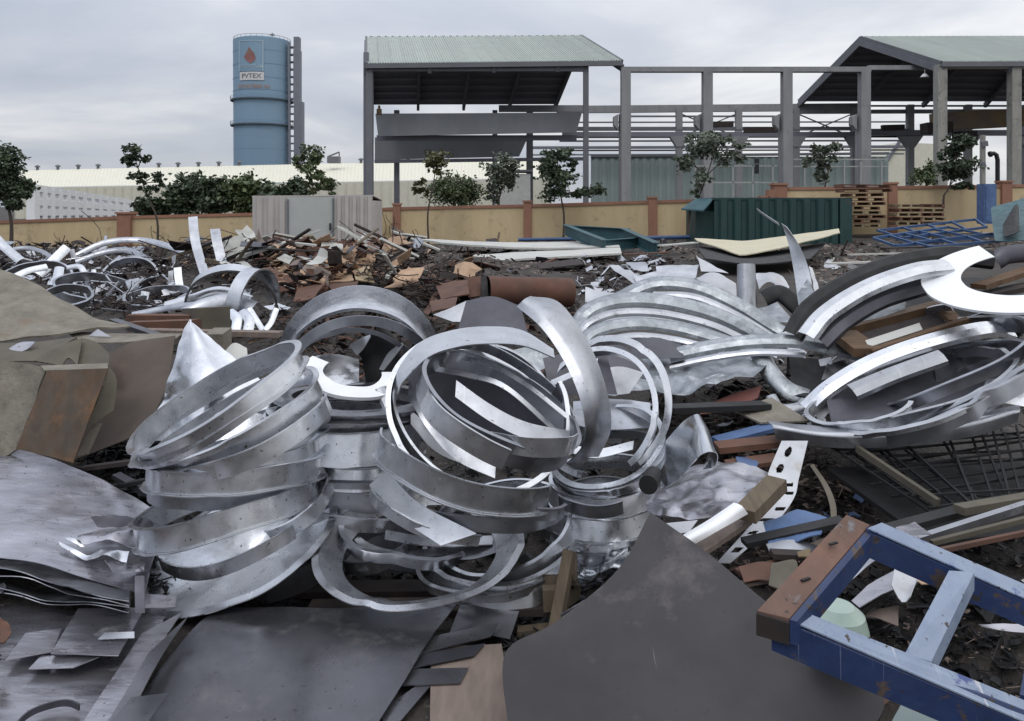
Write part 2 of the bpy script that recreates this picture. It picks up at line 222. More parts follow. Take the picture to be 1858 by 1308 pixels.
class MB:
    def __init__(s): s.V = []; s.Fc = []; s.S = []
    def add(s, verts, faces, smooth=False):
        o = len(s.V); s.V.extend([tuple(map(float, v)) for v in verts])
        s.Fc.extend([tuple(i + o for i in f) for f in faces]); s.S.extend([smooth] * len(faces))
    def quad(s, a, b, c, d): s.add([a, b, c, d], [(0, 1, 2, 3)])
    def hexa(s, p):                                    # 8 corners: bottom 0-3, top 4-7
        s.add(p, [(3, 2, 1, 0), (4, 5, 6, 7), (0, 1, 5, 4), (1, 2, 6, 5), (2, 3, 7, 6), (3, 0, 4, 7)])
    def box(s, c, d, rz=0.0):
        x, y, z = c; a, b, h = d[0] / 2, d[1] / 2, d[2] / 2; cs, sn = math.cos(rz), math.sin(rz)
        pts = []
        for k in (-h, h):
            for i, j in ((-a, -b), (a, -b), (a, b), (-a, b)): pts.append((x + i * cs - j * sn, y + i * sn + j * cs, z + k))
        s.hexa(pts)
    def beam(s, p0, p1, w, h, up=(0, 0, 1)):
        p0 = np.array(p0, float); p1 = np.array(p1, float); d = p1 - p0; d /= np.linalg.norm(d)
        up = np.array(up, float); sd = np.cross(d, up)
        if np.linalg.norm(sd) < 1e-5: sd = np.cross(d, (1, 0, 0))
        sd /= np.linalg.norm(sd); up = np.cross(sd, d)
        pts = []
        for q in (p0, p1):
            for i, j in ((-1, -1), (1, -1), (1, 1), (-1, 1)): pts.append(q + sd * i * w / 2 + up * j * h / 2)
        s.hexa(pts)
    def tube(s, path, rad, n=8, caps=True):
        path = [np.array(p, float) for p in path]; k = len(path)
        if not hasattr(rad, '__len__'): rad = [rad] * k
        V = []; up = np.array([0.13, 0.2, 1.0])
        for i in range(k):
            d = path[min(i + 1, k - 1)] - path[max(i - 1, 0)]; d /= (np.linalg.norm(d) + 1e-9)
            a = np.cross(d, up); 
            if np.linalg.norm(a) < 1e-3: a = np.cross(d, (1, 0, 0))
            a /= np.linalg.norm(a); b = np.cross(d, a)
            for j in range(n):
                t = 2 * math.pi * j / n; V.append(path[i] + rad[i] * (math.cos(t) * a + math.sin(t) * b))
        Fs = [(i * n + j, i * n + (j + 1) % n, (i + 1) * n + (j + 1) % n, (i + 1) * n + j) for i in range(k - 1) for j in range(n)]
        s.add(V, Fs, True)
        if caps:
            s.add(V[:n], [tuple(range(n))]); s.add(V[-n:], [tuple(range(n - 1, -1, -1))])
    def prism(s, poly, off):                            # polygon extruded by a vector
        off = np.array(off, float); a = [np.array(p, float) for p in poly]; b = [p + off for p in a]; n = len(a)
        s.add(a, [tuple(range(n - 1, -1, -1))]); s.add(b, [tuple(range(n))])
        for i in range(n): s.add([a[i], a[(i + 1) % n], b[(i + 1) % n], b[i]], [(0, 1, 2, 3)])
WL = {}
def emit(name, mb, m, parent=None, loc=None):
    V = np.array(mb.V, float)
    if loc is None:
        lo, hi = V.min(0), V.max(0)
        loc = np.array([(lo[0] + hi[0]) / 2, (lo[1] + hi[1]) / 2, lo[2]])
    me = bpy.data.meshes.new(name); me.from_pydata((V - loc).tolist(), [], mb.Fc)
    me.polygons.foreach_set('use_smooth', mb.S); me.materials.append(M[m] if isinstance(m, str) else m)
    o = bpy.data.objects.new(name, me); COL.objects.link(o)
    if parent is not None:
        o.parent = parent; o.location = Vector(loc - WL[parent.name])
    else: o.location = Vector(loc)
    WL[o.name] = np.array(loc, float)
    return o
def empty(name, label, cat, loc, group=None):
    o = bpy.data.objects.new(name, None); COL.objects.link(o); o.empty_display_size = 0.2
    o.location = Vector(loc); WL[o.name] = np.array(loc, float); return tag(o, label, cat, group)
def tag(o, label, cat, group=None):
    o['label'] = label; o['category'] = cat
    o['kind'] = 'thing'
    if group: o['group'] = group
    return o
def kind(o, k): o['kind'] = k; return o
def copy_tree(o, d, parent=None):
    c = o.copy(); COL.objects.link(c)
    if parent is None: c.location = o.location + Vector(d); WL[c.name] = WL[o.name] + np.array(d)
    else: c.parent = parent; WL[c.name] = WL[o.name] + np.array(d)
    for ch in list(o.children): copy_tree(ch, d, c)
    return c
def spline(pts, n, lin=False):
    pts = np.array(pts, float); k = len(pts)
    if k == 1: return np.repeat(pts, n, 0)
    if lin or k == 2:
        t = np.linspace(0, k - 1, n); i = np.minimum(t.astype(int), k - 2); f = (t - i)[:, None]
        return pts[i] * (1 - f) + pts[i + 1] * f
    e = np.vstack([2 * pts[0] - pts[1], pts, 2 * pts[-1] - pts[-2]])
    t = np.linspace(0, k - 1, n); i = np.minimum(t.astype(int), k - 2); f = (t - i)[:, None]
    p0, p1, p2, p3 = e[i], e[i + 1], e[i + 2], e[i + 3]
    return 0.5 * (2 * p1 + (p2 - p0) * f + (2 * p0 - 5 * p1 + 4 * p2 - p3) * f ** 2 + (3 * p1 - p0 - 3 * p2 + p3) * f ** 3)
def gridmesh(G, th, holes=None, smooth=True, mb=None):
    """a sheet of thickness th over the grid of points G[m][n]"""
    mb = mb or MB(); m, n = G.shape[:2]
    du = np.gradient(G, axis=1); dv = np.gradient(G, axis=0); N = np.cross(du, dv); N /= (np.linalg.norm(N, axis=2, keepdims=True) + 1e-9)
    if N[m // 2, n // 2] @ (np.array([0, 0, CAMZ + 1.0]) - G[m // 2, n // 2]) < 0: N = -N; flip = True
    else: flip = False
    A = (G + N * th / 2).reshape(-1, 3); B = (G - N * th / 2).reshape(-1, 3)
    fs = []
    for i in range(m - 1):
        for j in range(n - 1):
            if holes and holes((j + 0.5) / (n - 1), (i + 0.5) / (m - 1)): continue
            fs.append((i * n + j, i * n + j + 1, (i + 1) * n + j + 1, (i + 1) * n + j))
    rv = [f[::-1] for f in fs]
    mb.add(A, rv if flip else fs, smooth); mb.add(B, fs if flip else rv, smooth)
    bd = [j for j in range(n)] + [i * n + n - 1 for i in range(1, m)] + [(m - 1) * n + j for j in range(n - 2, -1, -1)] + [i * n for i in range(m - 2, 0, -1)]
    k = len(bd); V = [A[b] for b in bd] + [B[b] for b in bd]
    mb.add(V, [(i, (i + 1) % k, k + (i + 1) % k, k + i) for i in range(k)])
    return mb
def surf(rows, n=20, m=8, lin=False, wav=0.0, wsc=3.0, seed=0, mlin=None):
    """rows of (u, v, Y) picture-and-distance points turned into a grid of world points"""
    W = [spline([P(*p) for p in r], n, lin) for r in rows]
    W = np.stack(W, 0)                                  # rows x n x 3
    if mlin is None: mlin = lin
    G = np.stack([spline(W[:, j], m, mlin) for j in range(n)], 1)
    if wav:
        du = np.gradient(G, axis=1); dv = np.gradient(G, axis=0); N = np.cross(du, dv); N /= (np.linalg.norm(N, axis=2, keepdims=True) + 1e-9)
        for i in range(m):
            for j in range(n):
                q = G[i, j] * wsc + seed * 9.7
                G[i, j] += N[i, j] * wav * (mnoise.noise(q) + 0.4 * mnoise.noise(q * 2.6))
    return G
SEED = [0]
def sheet(name, label, cat, rows, m, th=0.003, n=20, mm=8, lin=False, wav=0.0, wsc=3.0, holes=None, group=None, parent=None, mlin=None):
    SEED[0] += 1
    G = surf(rows, n, mm, lin, wav, wsc, SEED[0], mlin)
    o = emit(name, gridmesh(G, th, holes), m, parent)
    if parent is None: tag(o, label, cat, group)
    return o

def ring(label, u, v, a, b, rot, Y, w, t0=0, t1=360, lip=0.02, m='galv', lip2=0.0, group='cut sheet metal rings in the pile', seg=None, spiral=0.0, up=True, wob=1.0, name='metal_ring', cat='metal ring', th=0.0045, flare=0.0, lipin=0.0):
    SEED[0] += 1; rs = random.Random(SEED[0] * 7 + 3)
    c = P(u, v, Y); s = Y / F; Rr = a * s; ct = min(1.0, b / a); st = math.sqrt(1 - ct * ct)
    d = c - np.array([0, 0, CAMZ]); d /= np.linalg.norm(d)
    x = np.array([1.0, 0, 0]); x -= d * (d @ x); x /= np.linalg.norm(x); z = np.cross(x, d)
    cr_, sr = math.cos(R(rot)), math.sin(R(rot)); A = cr_ * x + sr * z; mm = -sr * x + cr_ * z
    B = mm * ct + d * (st if up else -st); N = np.cross(A, B)
    full = abs(t1 - t0) >= 360
    seg = seg or max(20, int(abs(t1 - t0) / 3))
    ph = [rs.uniform(0, 6.28) for _ in range(5)]
    T = np.radians(np.linspace(t0, t1, seg + 1))
    dents = [(rs.uniform(0, 6.283), rs.uniform(.05, .16), rs.choice((-1, 1)) * rs.uniform(.006, .018), rs.uniform(-.015, .015)) for _ in range(4)]
    def pt(t, r, h):
        e1 = 1 + wob * (0.013 * math.sin(2 * t + ph[0]) + 0.008 * math.sin(3 * t + ph[1]) + 0.003 * math.sin(7 * t + ph[4]))
        hh = h + wob * Rr * (0.016 * math.sin(2 * t + ph[2]) + 0.008 * math.sin(5 * t + ph[3])) + spiral * (math.degrees(t) - t0) / 360.0
        for td, wd, dr, dh in dents:
            q = ((t - td + math.pi) % (2 * math.pi) - math.pi) / wd
            if abs(q) < 3: g = math.exp(-q * q) * min(1.5, wob); e1 += dr * g; hh += dh * Rr * g
        return c + A * (r * e1 * math.cos(t)) + B * (r * e1 * math.sin(t)) + N * hh
    def section(prof):
        mb = MB(); k = len(prof)
        for i in range(k):
            (r0, h0), (r1, h1) = prof[i], prof[(i + 1) % k]
            V = []
            for t in T: V.append(pt(t, r0, h0)); V.append(pt(t, r1, h1))
            mb.add(V, [(2 * j, 2 * j + 1, 2 * j + 3, 2 * j + 2) for j in range(len(T) - 1)], True)
        if not full:
            for t in (T[0], T[-1]):
                mb.add([pt(t, *q) for q in prof], [tuple(range(k))] if t == T[0] else [tuple(range(k - 1, -1, -1))])
        return mb
    root = empty(name, label, cat, c - np.array([0, 0, Rr * abs(A[2]) + Rr * abs(B[2])]) , group)
    emit('band', section([(Rr, 0), (Rr - flare, -w), (Rr - th - flare, -w), (Rr - th, 0)]), m, root)
    if lip: emit('flange', section([(Rr - th, 0.001), (Rr + lip, 0.001 - lip * 0.12), (Rr + lip, 0.001 - lip * 0.12 + th), (Rr - th, th + 0.001)]), m, root)
    if lipin: emit('flange', section([(Rr, 0.001), (Rr, 0.001 + th), (Rr - lipin, 0.001 + th), (Rr - lipin, 0.001)]), m, root)
    if lip2: emit('flange', section([(Rr - flare - th, -w - th - 0.001), (Rr - flare + lip2, -w - th - 0.001), (Rr - flare + lip2, -w - 0.001), (Rr - flare - th, -w - 0.001)]), m, root)
    return root

def corr(p0, p1, z0, z1, pitch, depth, nrm, th=None):
    """corrugated wall sheet between two plan points, ribs vertical"""
    p0 = np.array(p0, float); p1 = np.array(p1, float); L = np.linalg.norm(p1 - p0); d = (p1 - p0) / L; nrm = np.array(nrm, float)
    k = max(2, int(round(L / pitch))); mb = MB(); V = []; prof = []
    for i in range(k):
        for f, h in ((0, 0), (0.3, 0), (0.45, 1), (0.85, 1)): prof.append(((i + f) / k * L, h * depth))
    prof.append((L, 0))
    for s, h in prof:
        q = p0 + d * s + nrm * h
        V.append((q[0], q[1], z0)); V.append((q[0], q[1], z1))
    mb.add(V, [(2 * i, 2 * i + 2, 2 * i + 3, 2 * i + 1) for i in range(len(prof) - 1)])
    return mb
# ------------------------------------------------------------------ ground
def ax(lim0, lim1, n, c, k):
    t = np.linspace(-1, 1, n); s = np.sinh(k * t) / math.sinh(k)
    return c + np.where(s < 0, -s * (lim0 - c), s * (lim1 - c))
gx = ax(-4000, 4000, 190, 0.0, 9.0); gy = ax(-4000, 4000, 200, 7.0, 8.6)
mb = MB(); Vg = [(x, y, H(x, y)) for y in gy for x in gx]; nx = len(gx)
mb.add(Vg, [(j * nx + i, j * nx + i + 1, (j + 1) * nx + i + 1, (j + 1) * nx + i) for j in range(len(gy) - 1) for i in range(nx - 1)], True)
kind(emit('ground', mb, 'dirt', None, (0, 0, 0)), 'structure')

# ------------------------------------------------------------------ long cream warehouse far behind
wh = empty('warehouse', 'long low cream warehouse with tiny roof vents far behind the boundary wall', 'building', P(400, 375, 112) * (1, 1, 0))
YW = 112
def q(u, v, Y): return P(u, v, Y)
mb = MB(); a, b, c_, d_ = q(38, 309, YW + 16), q(1000, 288, YW + 16), q(1000, 322, YW), q(28, 340, YW)
nr = 150
for i in range(nr):                                     # standing-seam roof
    f0, f1 = i / nr, (i + 1) / nr
    lift = np.array([0, 0, 0.06])
    t0, t1, b0, b1 = a + (b - a) * f0, a + (b - a) * f1, d_ + (c_ - d_) * f0, d_ + (c_ - d_) * f1
    tm, bm = t0 + (t1 - t0) * 0.8, b0 + (b1 - b0) * 0.8
    mb.add([t0, tm, t1, b0, bm, b1, tm + lift, bm + lift], [(0, 3, 4, 1), (1, 4, 7, 6), (6, 7, 5, 2)])
emit('roof', mb, 'cream', wh)
mb = MB(); mb.add([d_ - (0, 0, .1), c_ - (0, 0, .1), c_ * (1, 1, 0), d_ * (1, 1, 0)], [(0, 1, 2, 3)])
mb.add([a, d_, d_ * (1, 1, 0), a * (1, 1, 0)], [(0, 1, 2, 3)])
for i in range(60):
    p = d_ + (c_ - d_) * (i / 60); mb.beam((p[0], p[1] - .05, 0), (p[0], p[1] - .05, p[2] - .15), 0.12, 0.1)
emit('wall', mb, 'cream', wh)
vent = None
for u in (68, 105, 142, 178, 288, 323, 360, 397, 434, 655, 700, 740):
    f = (u - 38) / 962; p = a + (b - a) * f
    mb = MB(); mb.tube([p + (0, 0, -.1), p + (0, 0, .45)], .22, 8); mb.tube([p + (0, 0, .45), p + (0, 0, .62), p + (0, 0, .78)], [.42, .42, .12], 8)
    emit('roof_vent', mb, 'steel', wh)
# small roof plant on the warehouse
mb = MB(); p = P(606, 290, 122); mb.box(p, (1.8, 1.5, 1.0)); mb.beam(p + (-.9, 0, .5), p + (.8, 0, 1.2), .2, .2); mb.beam(p + (.8, 0, -.2), p + (.8, 0, 1.2), .15, .15)
tag(emit('roof_unit', mb, 'steel'), 'small grey plant unit standing on the cream warehouse roof beside the tank', 'roof unit')

# ------------------------------------------------------------------ blue tank
YT = 150; ct0 = P(476, 375, YT); k = YT / F; RT = 50.5 * k; ztop = CAMZ + (375 - 76) * k
tank = empty('storage_tank', 'tall steel blue cylindrical tank with painted flame emblem above the warehouse', 'tank', (ct0[0], YT, 0))
mb = MB(); mb.tube([(ct0[0], YT, z) for z in (0, ztop * .5, ztop)], [RT * .97, RT * .985, RT], 48, False)
mb.tube([(ct0[0], YT, ztop), (ct0[0], YT, ztop + .25), (ct0[0], YT, ztop + .75)], [RT, RT * .9, .3], 48)
emit('shell', mb, 'tank', tank)
for v in (98, 122, 146, 168, 207, 250, 272):
    z = CAMZ + (375 - v) * k; mb = MB(); mb.tube([(ct0[0], YT, z - .05), (ct0[0], YT, z + .05)], RT * (1.0 - .02 * (v > 184)) + .035, 48, False); emit('plate_seam', mb, 'tank', tank)
for v in (184, 229):
    z = CAMZ + (375 - v) * k; mb = MB(); r0, r1 = RT * 1.0, RT * 1.09
    mb.tube([(ct0[0], YT, z - .12), (ct0[0], YT, z + .12)], r1, 48)
    pl = emit('walkway', mb, 'tankrim', tank)
    mb = MB()
    for i in range(36):
        t = i / 36 * 6.283; mb.beam((ct0[0] + r1 * math.cos(t), YT + r1 * math.sin(t), z + .12), (ct0[0] + r1 * math.cos(t), YT + r1 * math.sin(t), z + .7), .05, .05)
    mb.tube([(ct0[0] + r1 * math.cos(i / 36 * 6.2832), YT + r1 * math.sin(i / 36 * 6.2832), z + .7) for i in range(37)], .03, 4, False)
    emit('handrail', mb, 'tank', pl)
mb = MB()
for i in range(30):
    t = i / 30 * 6.283; mb.beam((ct0[0] + RT * .98 * math.cos(t), YT + RT * .98 * math.sin(t), ztop - .1), (ct0[0] + RT * .98 * math.cos(t), YT + RT * .98 * math.sin(t), ztop + .5), .06, .06)
mb.tube([(ct0[0] + RT * .98 * math.cos(i / 30 * 6.2832), YT + RT * .98 * math.sin(i / 30 * 6.2832), ztop + .5) for i in range(31)], .05, 4, False)
emit('roof_rail', mb, 'railing', tank)
mb = MB(); p = (ct0[0] + 18 * k, YT, ztop); mb.tube([p, (p[0], p[1], p[2] + 1.7)], .09, 6); mb.box((p[0], p[1], p[2] + 1.35), (.7, .3, .3)); emit('antenna', mb, 'steel', tank)
def oncyl(u, v, off=0.06):                              # point of the shell facing the yard seen near column u
    x = (u - 476) * k; r = RT + off; x = max(-r * .98, min(r * .98, x)); return np.array([ct0[0] + x, YT - math.sqrt(r * r - x * x), CAMZ + (375 - v) * k])
def patch(u0, u1, v0, v1, off, th=.05):
    G = np.stack([np.stack([oncyl(u, v, off) for u in np.linspace(u0, u1, 10)]) for v in np.linspace(v0, v1, 3)]); return gridmesh(G, th, None, False)
emb = emit('emblem', patch(449, 493, 84, 137, .05), 'tank', tank)
mb = MB()
for (u0, u1, v0, v1) in ((449, 493, 83.2, 84.6), (448.4, 450.2, 83, 137), (491.5, 493.3, 83, 137)): patch_ = patch(u0, u1, v0, v1, .10); mb.add(patch_.V, patch_.Fc)
emit('border', mb, 'signblue', emb)
fl = [(471, 124), (463, 118), (459, 112), (463, 106), (466, 101), (468, 95), (473, 101), (477, 105), (480, 112), (479, 119)]
mb = MB(); mb.prism([oncyl(u_, v_, .11) for u_, v_ in fl], (0, -.05, 0)); emit('flame', mb, 'flame', emb)
sgn = emit('nameplate', patch(450.5, 494, 138.5, 153, .07), 'signwhite', tank)
def lettering(name, txt, u0, u1, v0, v1, m, par, off=.13, bold=.012):
    cu = bpy.data.curves.new(name, 'FONT'); cu.body = txt; cu.offset = bold; cu.resolution_u = 2
    t = bpy.data.objects.new(name, cu); me = bpy.data.meshes.new_from_object(t); V = np.array([x.co[:] for x in me.vertices]); Fs = [tuple(p.vertices) for p in me.polygons]
    bpy.data.objects.remove(t); bpy.data.curves.remove(cu); bpy.data.meshes.remove(me)
    lo, hi = V.min(0), V.max(0); mb = MB()
    mb.add([oncyl(u0 + (x - lo[0]) / (hi[0] - lo[0]) * (u1 - u0), v1 + (y - lo[1]) / (hi[1] - lo[1]) * (v0 - v1), off) for x, y, _ in V], Fs)
    emit(name, mb, m, par)
lettering('lettering', 'PETROVIETNAM', 450, 492, 125.5, 132.5, 'signblue', emb)
lettering('lettering', 'PVTEX', 455, 490, 141.5, 149.5, 'ink', sgn)
lettering('lettering', 'XO SOI DINH VU', 446, 503, 160, 167, 'orange', tank)
# stair tower at the tank's side
st = empty('stair_tower', 'mauve grey open stair tower clinging to the blue tank', 'stair tower', P(538, 375, YT - 1) * (1, 1, 0))
Ys = YT - 2.0
mb = MB(); pa, pb = P(534.5, 375, Ys), P(548.5, 375, Ys); zt = CAMZ + (375 - 66) * k
xo = [(532.0, 541.5, 66, 90), (531.5, 543, 90, 184), (532.5, 548, 184, 300)]
for (u0, u1, v0, v1) in xo:
    p0, p1 = P(u0, v1, Ys), P(u1, v0, Ys); mb.box(((p0[0] + p1[0]) / 2, Ys + 1, (p0[2] + p1[2]) / 2), (p1[0] - p0[0], 1.6, p1[2] - p0[2]))
emit('shaft', mb, 'stairs', st)
mb = MB()
for i in range(16):
    v = 84 + i * 13.5; p0, p1 = P(523, v, Ys), P(536, v, Ys); mb.beam(p0 + (0, 1, 0), p1 + (0, 1, 0), 1.4, .22)
mb.beam(P(524, 78, Ys), P(526, 300, Ys), .35, .35); emit('landing', mb, 'stairs', st)

# ------------------------------------------------------------------ white concrete rack at far left, receding
rk = empty('concrete_rack', 'white concrete pipe rack of posts and beams receding behind the wall', 'rack', P(150, 375, 70) * (1, 1, 0))
def rackpt(f, v_near, v_far):
    u = 60 + (236 - 60) * f; Y = 1 / ((1 - f) / 52 + f / 88); return P(u, v_near * (1 - f) + v_far * f, Y)
prev = None
for i in range(13):
    f = i / 12; t, bt = rackpt(f, 339, 365), rackpt(f, 400, 392); t2 = t + (1.2, 3.2, 0)
    mb = MB(); mb.beam(bt * (1, 1, 0), t, .55, .55); emit('post', mb, 'whitecon', rk)
    mb = MB()
    for vn, vf in ((341, 366), (366, 379), (385, 387)): 
        p = rackpt(f, vn, vf)
        if prev is not None:
            p0 = rackpt(prev, vn, vf); mb.beam(p0 + (0, .05, 0), p + (0, .05, 0), .4, .45)
    if prev is not None: emit('beam', mb, 'whitecon', rk)
    prev = f
# ------------------------------------------------------------------ the open factory hall: two roofed sheds and the bare frame between
YN, YM, YF = 60.0, 72.0, 84.0
def column(par, u, Y, v0, wpx, m, depth=None, taper=1.0):
    w = wpx * Y / F; p = P(u, v0, Y); mb = MB(); mb.beam((p[0], Y, -1), p, w, depth or w); return emit('column', mb, m, par)
def hbeam(par, name, u0, u1, v, Y, hpx, m, depth=.4, v1=None):
    mb = MB(); a, b = P(u0, v, Y), P(u1, v if v1 is None else v1, Y); mb.beam(a, b, depth, hpx * Y / F); return emit(name, mb, m, par)
def shed(label, rl, rr, el, er, fl_, fr, nsheet):
    s = empty('open_shed', label, 'shed', ((el[0] + er[0]) / 2, YM, 0))
    def slope(a, b, c, d, name, m, nsh, lift):          # a,b ridge; d,c eave
        for i in range(nsh):
            mb = MB(); V = []
            for j in range(5):
                for f_, h in ((0, 0), (.55, 0), (.65, 1), (.9, 1)):
                    f = (i + (j + f_ * .98) / 5) / nsh; V.append((f, h))
            pts = []
            for f, h in V:
                pts.append(a + (b - a) * f + (0, 0, h * .07 + lift)); pts.append(d + (c - d) * f + (0, 0, h * .07 + lift))
            mb.add(pts, [(2 * t, 2 * t + 1, 2 * t + 3, 2 * t + 2) for t in range(len(V) - 1)]); emit(name, mb, m, s)
    slope(rl, rr, er, el, 'roof_sheet', 'roof', nsheet, .12); slope(rl, rr, fr, fl_, 'roof_sheet', 'roof', max(4, nsheet // 3), .12)
    mb = MB(); mb.add([rl, rr, er, el], [(0, 1, 2, 3)]); mb.add([rl, rr, fr, fl_], [(0, 1, 2, 3)]); emit('roof_lining', mb, 'under', s)
    for sl, (a0, a1, b0, b1) in enumerate(((rl, rr, el, er), (rl, rr, fl_, fr))):
        for i in range(1, 9):
            f = i / 9; mb = MB(); mb.beam(a0 + (b0 - a0) * f - (0, 0, .16), a1 + (b1 - a1) * f - (0, 0, .16), .12, .26); emit('purlin', mb, 'clad' if sl else 'under', s)
    nr = 4
    for i in range(nr + 1):
        f = i / nr; mb = MB(); pr = rl + (rr - rl) * f; pe = el + (er - el) * f; pf = fl_ + (fr - fl_) * f
        mb.beam(pe - (0, 0, .42), pr - (0, 0, .42), .28, .5); mb.beam(pr - (0, 0, .42), pf - (0, 0, .42), .28, .5); emit('rafter', mb, 'steel', s)
    mb = MB(); mb.beam(el + (0, -.1, -.1), er + (0, -.1, -.1), .25, .34); emit('gutter', mb, 'steel', s)
    for a0, a1 in ((rl, el), (rl, fl_), (rr, er), (rr, fr)):
        mb = MB(); mb.beam(a0 - (0, 0, .05), a1 - (0, 0, .05), .14, .5); emit('verge_trim', mb, 'steel', s)
    return s
sA = shed('open sided shed with sage green roof nearest the blue tank', P(664, 69, YM), P(1055, 67, YM), P(664, 118, YN), P(1129, 113, YN), P(676, 190, YF), P(1006, 189, YF), 20)
column(sA, 671, YN + .3, 120, 13, 'steel', .5); column(sA, 664.5, YN + .6, 95, 5, 'under', .4); column(sA, 1063, YN + .3, 117, 10, 'steel', .4)
column(sA, 898, YF - .5, 200, 9, 'under'); column(sA, 961, YF - .5, 195, 12, 'steel'); column(sA, 720, YF - .5, 200, 9, 'under')
hbeam(sA, 'eave_beam', 672, 1063, 125, YN + .3, 9, 'under')
for (uv, Y, n_, m) in ((((681, 206), (1056, 204), (1046, 240), (686, 247)), 63, 10, 'clad'), (((680, 249), (958, 249), (942, 284), (680, 290)), 82, 7, 'clad')):
    a, b, c, d = [P(u_, v_, Y) for u_, v_ in uv]
    for i in range(n_):
        f0, f1 = i / n_, (i + .999) / n_; t0, t1, b0, b1 = a + (b - a) * f0, a + (b - a) * f1, d + (c - d) * f0, d + (c - d) * f1
        mb = MB(); mb.prism([t0, t1, b1, b0], (0, .08, 0)); emit('cladding_panel', mb, m, sA)
hbeam(sA, 'girder', 684, 1046, 250, 64.2, 9, 'under'); hbeam(sA, 'girder', 680, 1063, 293, 80, 6, 'under', .4, 288)
hbeam(sA, 'girder', 905, 1063, 197, YF - 1, 12, 'clad'); 
# yellow hoist block by the first column
mb = MB(); p = P(688, 203, YN + 2.2); mb.box(p, (.35, .4, .45)); mb.tube([p + (0, 0, .2), p + (0, 0, .5)], .1, 6); tag(emit('hoist_block', mb, 'crane'), 'small yellow hoist block above the cladding strip of the green roofed shed', 'hoist')

fr_ = empty('concrete_skeleton', 'bare unroofed concrete portal frame between the two sage roofed sheds', 'frame', P(1350, 375, YM) * (1, 1, 0))
for u in (1135, 1283, 1427, 1568):
    c1 = column(fr_, u, YN, 124, 17, 'concrete', .7)
    mb = MB(); p = P(u - 1, 215, YN + .35); mb.beam((p[0], p[1] + .1, -1), (p[0], p[1] + .1, P(u, 205, YN)[2]), 24 * YN / F, .8); emit('pier', mb, 'concrete', fr_)
    mb = MB(); w = 8 * YN / F; zc = lambda v: P(u, v, YN)[2]; x0 = P(u - 13, 0, YN)[0]
    mb.prism([(x0, YN, zc(207)), (x0 - w, YN, zc(211)), (x0 - w, YN, zc(226)), (x0, YN, zc(236))], (0, .7, 0)); emit('corbel', mb, 'concrete', fr_)
hbeam(fr_, 'eave_beam', 1128, 1578, 126.5, YN - .05, 9, 'concrete', .6)
for u in (1232, 1340, 1444, 1550):
    column(fr_, u, YF, 196, 11, 'concrete'); p = P(u, 252, YF); w = 11 * YF / F
    mb = MB(); mb.prism([(p[0] - w * 1.6, YF - .4, p[2] + .25), (p[0] + w * 1.6, YF - .4, p[2] + .25), (p[0] + w * .5, YF - .4, p[2] - .85), (p[0] - w * .5, YF - .4, p[2] - .85)], (0, .8, 0)); emit('corbel', mb, 'concrete', fr_)
hbeam(fr_, 'eave_beam', 1010, 1560, 199, YF + .1, 13, 'concrete', .5, 194)
hbeam(fr_, 'girt', 1020, 1560, 232, YF + .1, 4, 'steel', .3)
hbeam(fr_, 'crane_girder', 1020, 1560, 244, YF - .1, 9, 'under', .5)
hbeam(fr_, 'girt', 960, 1640, 268, YF + 14, 5, 'under', .3, 266); hbeam(fr_, 'girt', 960, 1640, 281, YF + 14, 2.5, 'steel', .2, 279)
hbeam(fr_, 'girt', 1140, 1440, 211, YF + 14, 3, 'steel', .3)
sB = shed('open sided shed with sage green roof and a crane inside, beyond the pallet stacks', P(1562, 69, YM), P(1990, 68, YM), P(1707, 115, YN), P(2220, 113, YN), P(1449, 184, YF), P(1900, 184, YF), 22)
for u in (1706, 1840, 1985, 2120): column(sB, u, YN + .3, 118, 17, 'concretepale', .7)
for u in (1651, 1756, 1862, 1960):
    column(sB, u, YF - .5, 190, 11, 'concrete'); p = P(u, 252, YF - .5); w = 11 * YF / F
    mb = MB(); mb.prism([(p[0] - w * 1.9, YF - .9, p[2] + .3), (p[0] + w * 1.9, YF - .9, p[2] + .3), (p[0] + w * .5, YF - .9, p[2] - .95), (p[0] - w * .5, YF - .9, p[2] - .95)], (0, .8, 0)); emit('corbel', mb, 'concrete', sB)
hbeam(sB, 'eave_beam', 1700, 2130, 121.5, YN + .25, 7, 'concretepale', .5)
hbeam(sB, 'crane_girder', 1568, 1990, 241, YF - .8, 10, 'under', .5); hbeam(sB, 'girt', 1445, 1990, 203, YF, 7, 'concrete', .4, 201); hbeam(sB, 'girt', 1570, 1990, 192, YF, 3, 'under', .3)
hbeam(sB, 'tie_beam', 1574, 1704, 123, YN + 4, 8, 'concrete', .4)
mb = MB(); p = P(1678, 134, YN + 2); mb.tube([p, p + (0, 0, -.25)], [.15, .35], 8); mb.tube([p + (0, 0, .4), p], .03, 5); emit('lamp', mb, 'signwhite', sB)
cr_o = empty('overhead_crane', 'dark yellow brown overhead crane girder inside the shed beyond the pallet stacks', 'crane', P(1775, 250, 70))
mb = MB(); mb.beam(P(1692, 222, 68), P(1990, 205, 68), 1.0, 1.5); emit('girder', mb, 'crane', cr_o)
mb = MB(); mb.beam(P(1676, 233, 68), P(1722, 231, 68), 1.3, .9); emit('end_truck', mb, 'rustdark', cr_o)
mb = MB(); mb.box(P(1750, 250, 68), (1.4, 1.4, 1.1)); mb.tube([P(1750, 255, 68), P(1750, 270, 68)], .06, 6); emit('hoist', mb, 'rustdark', cr_o)
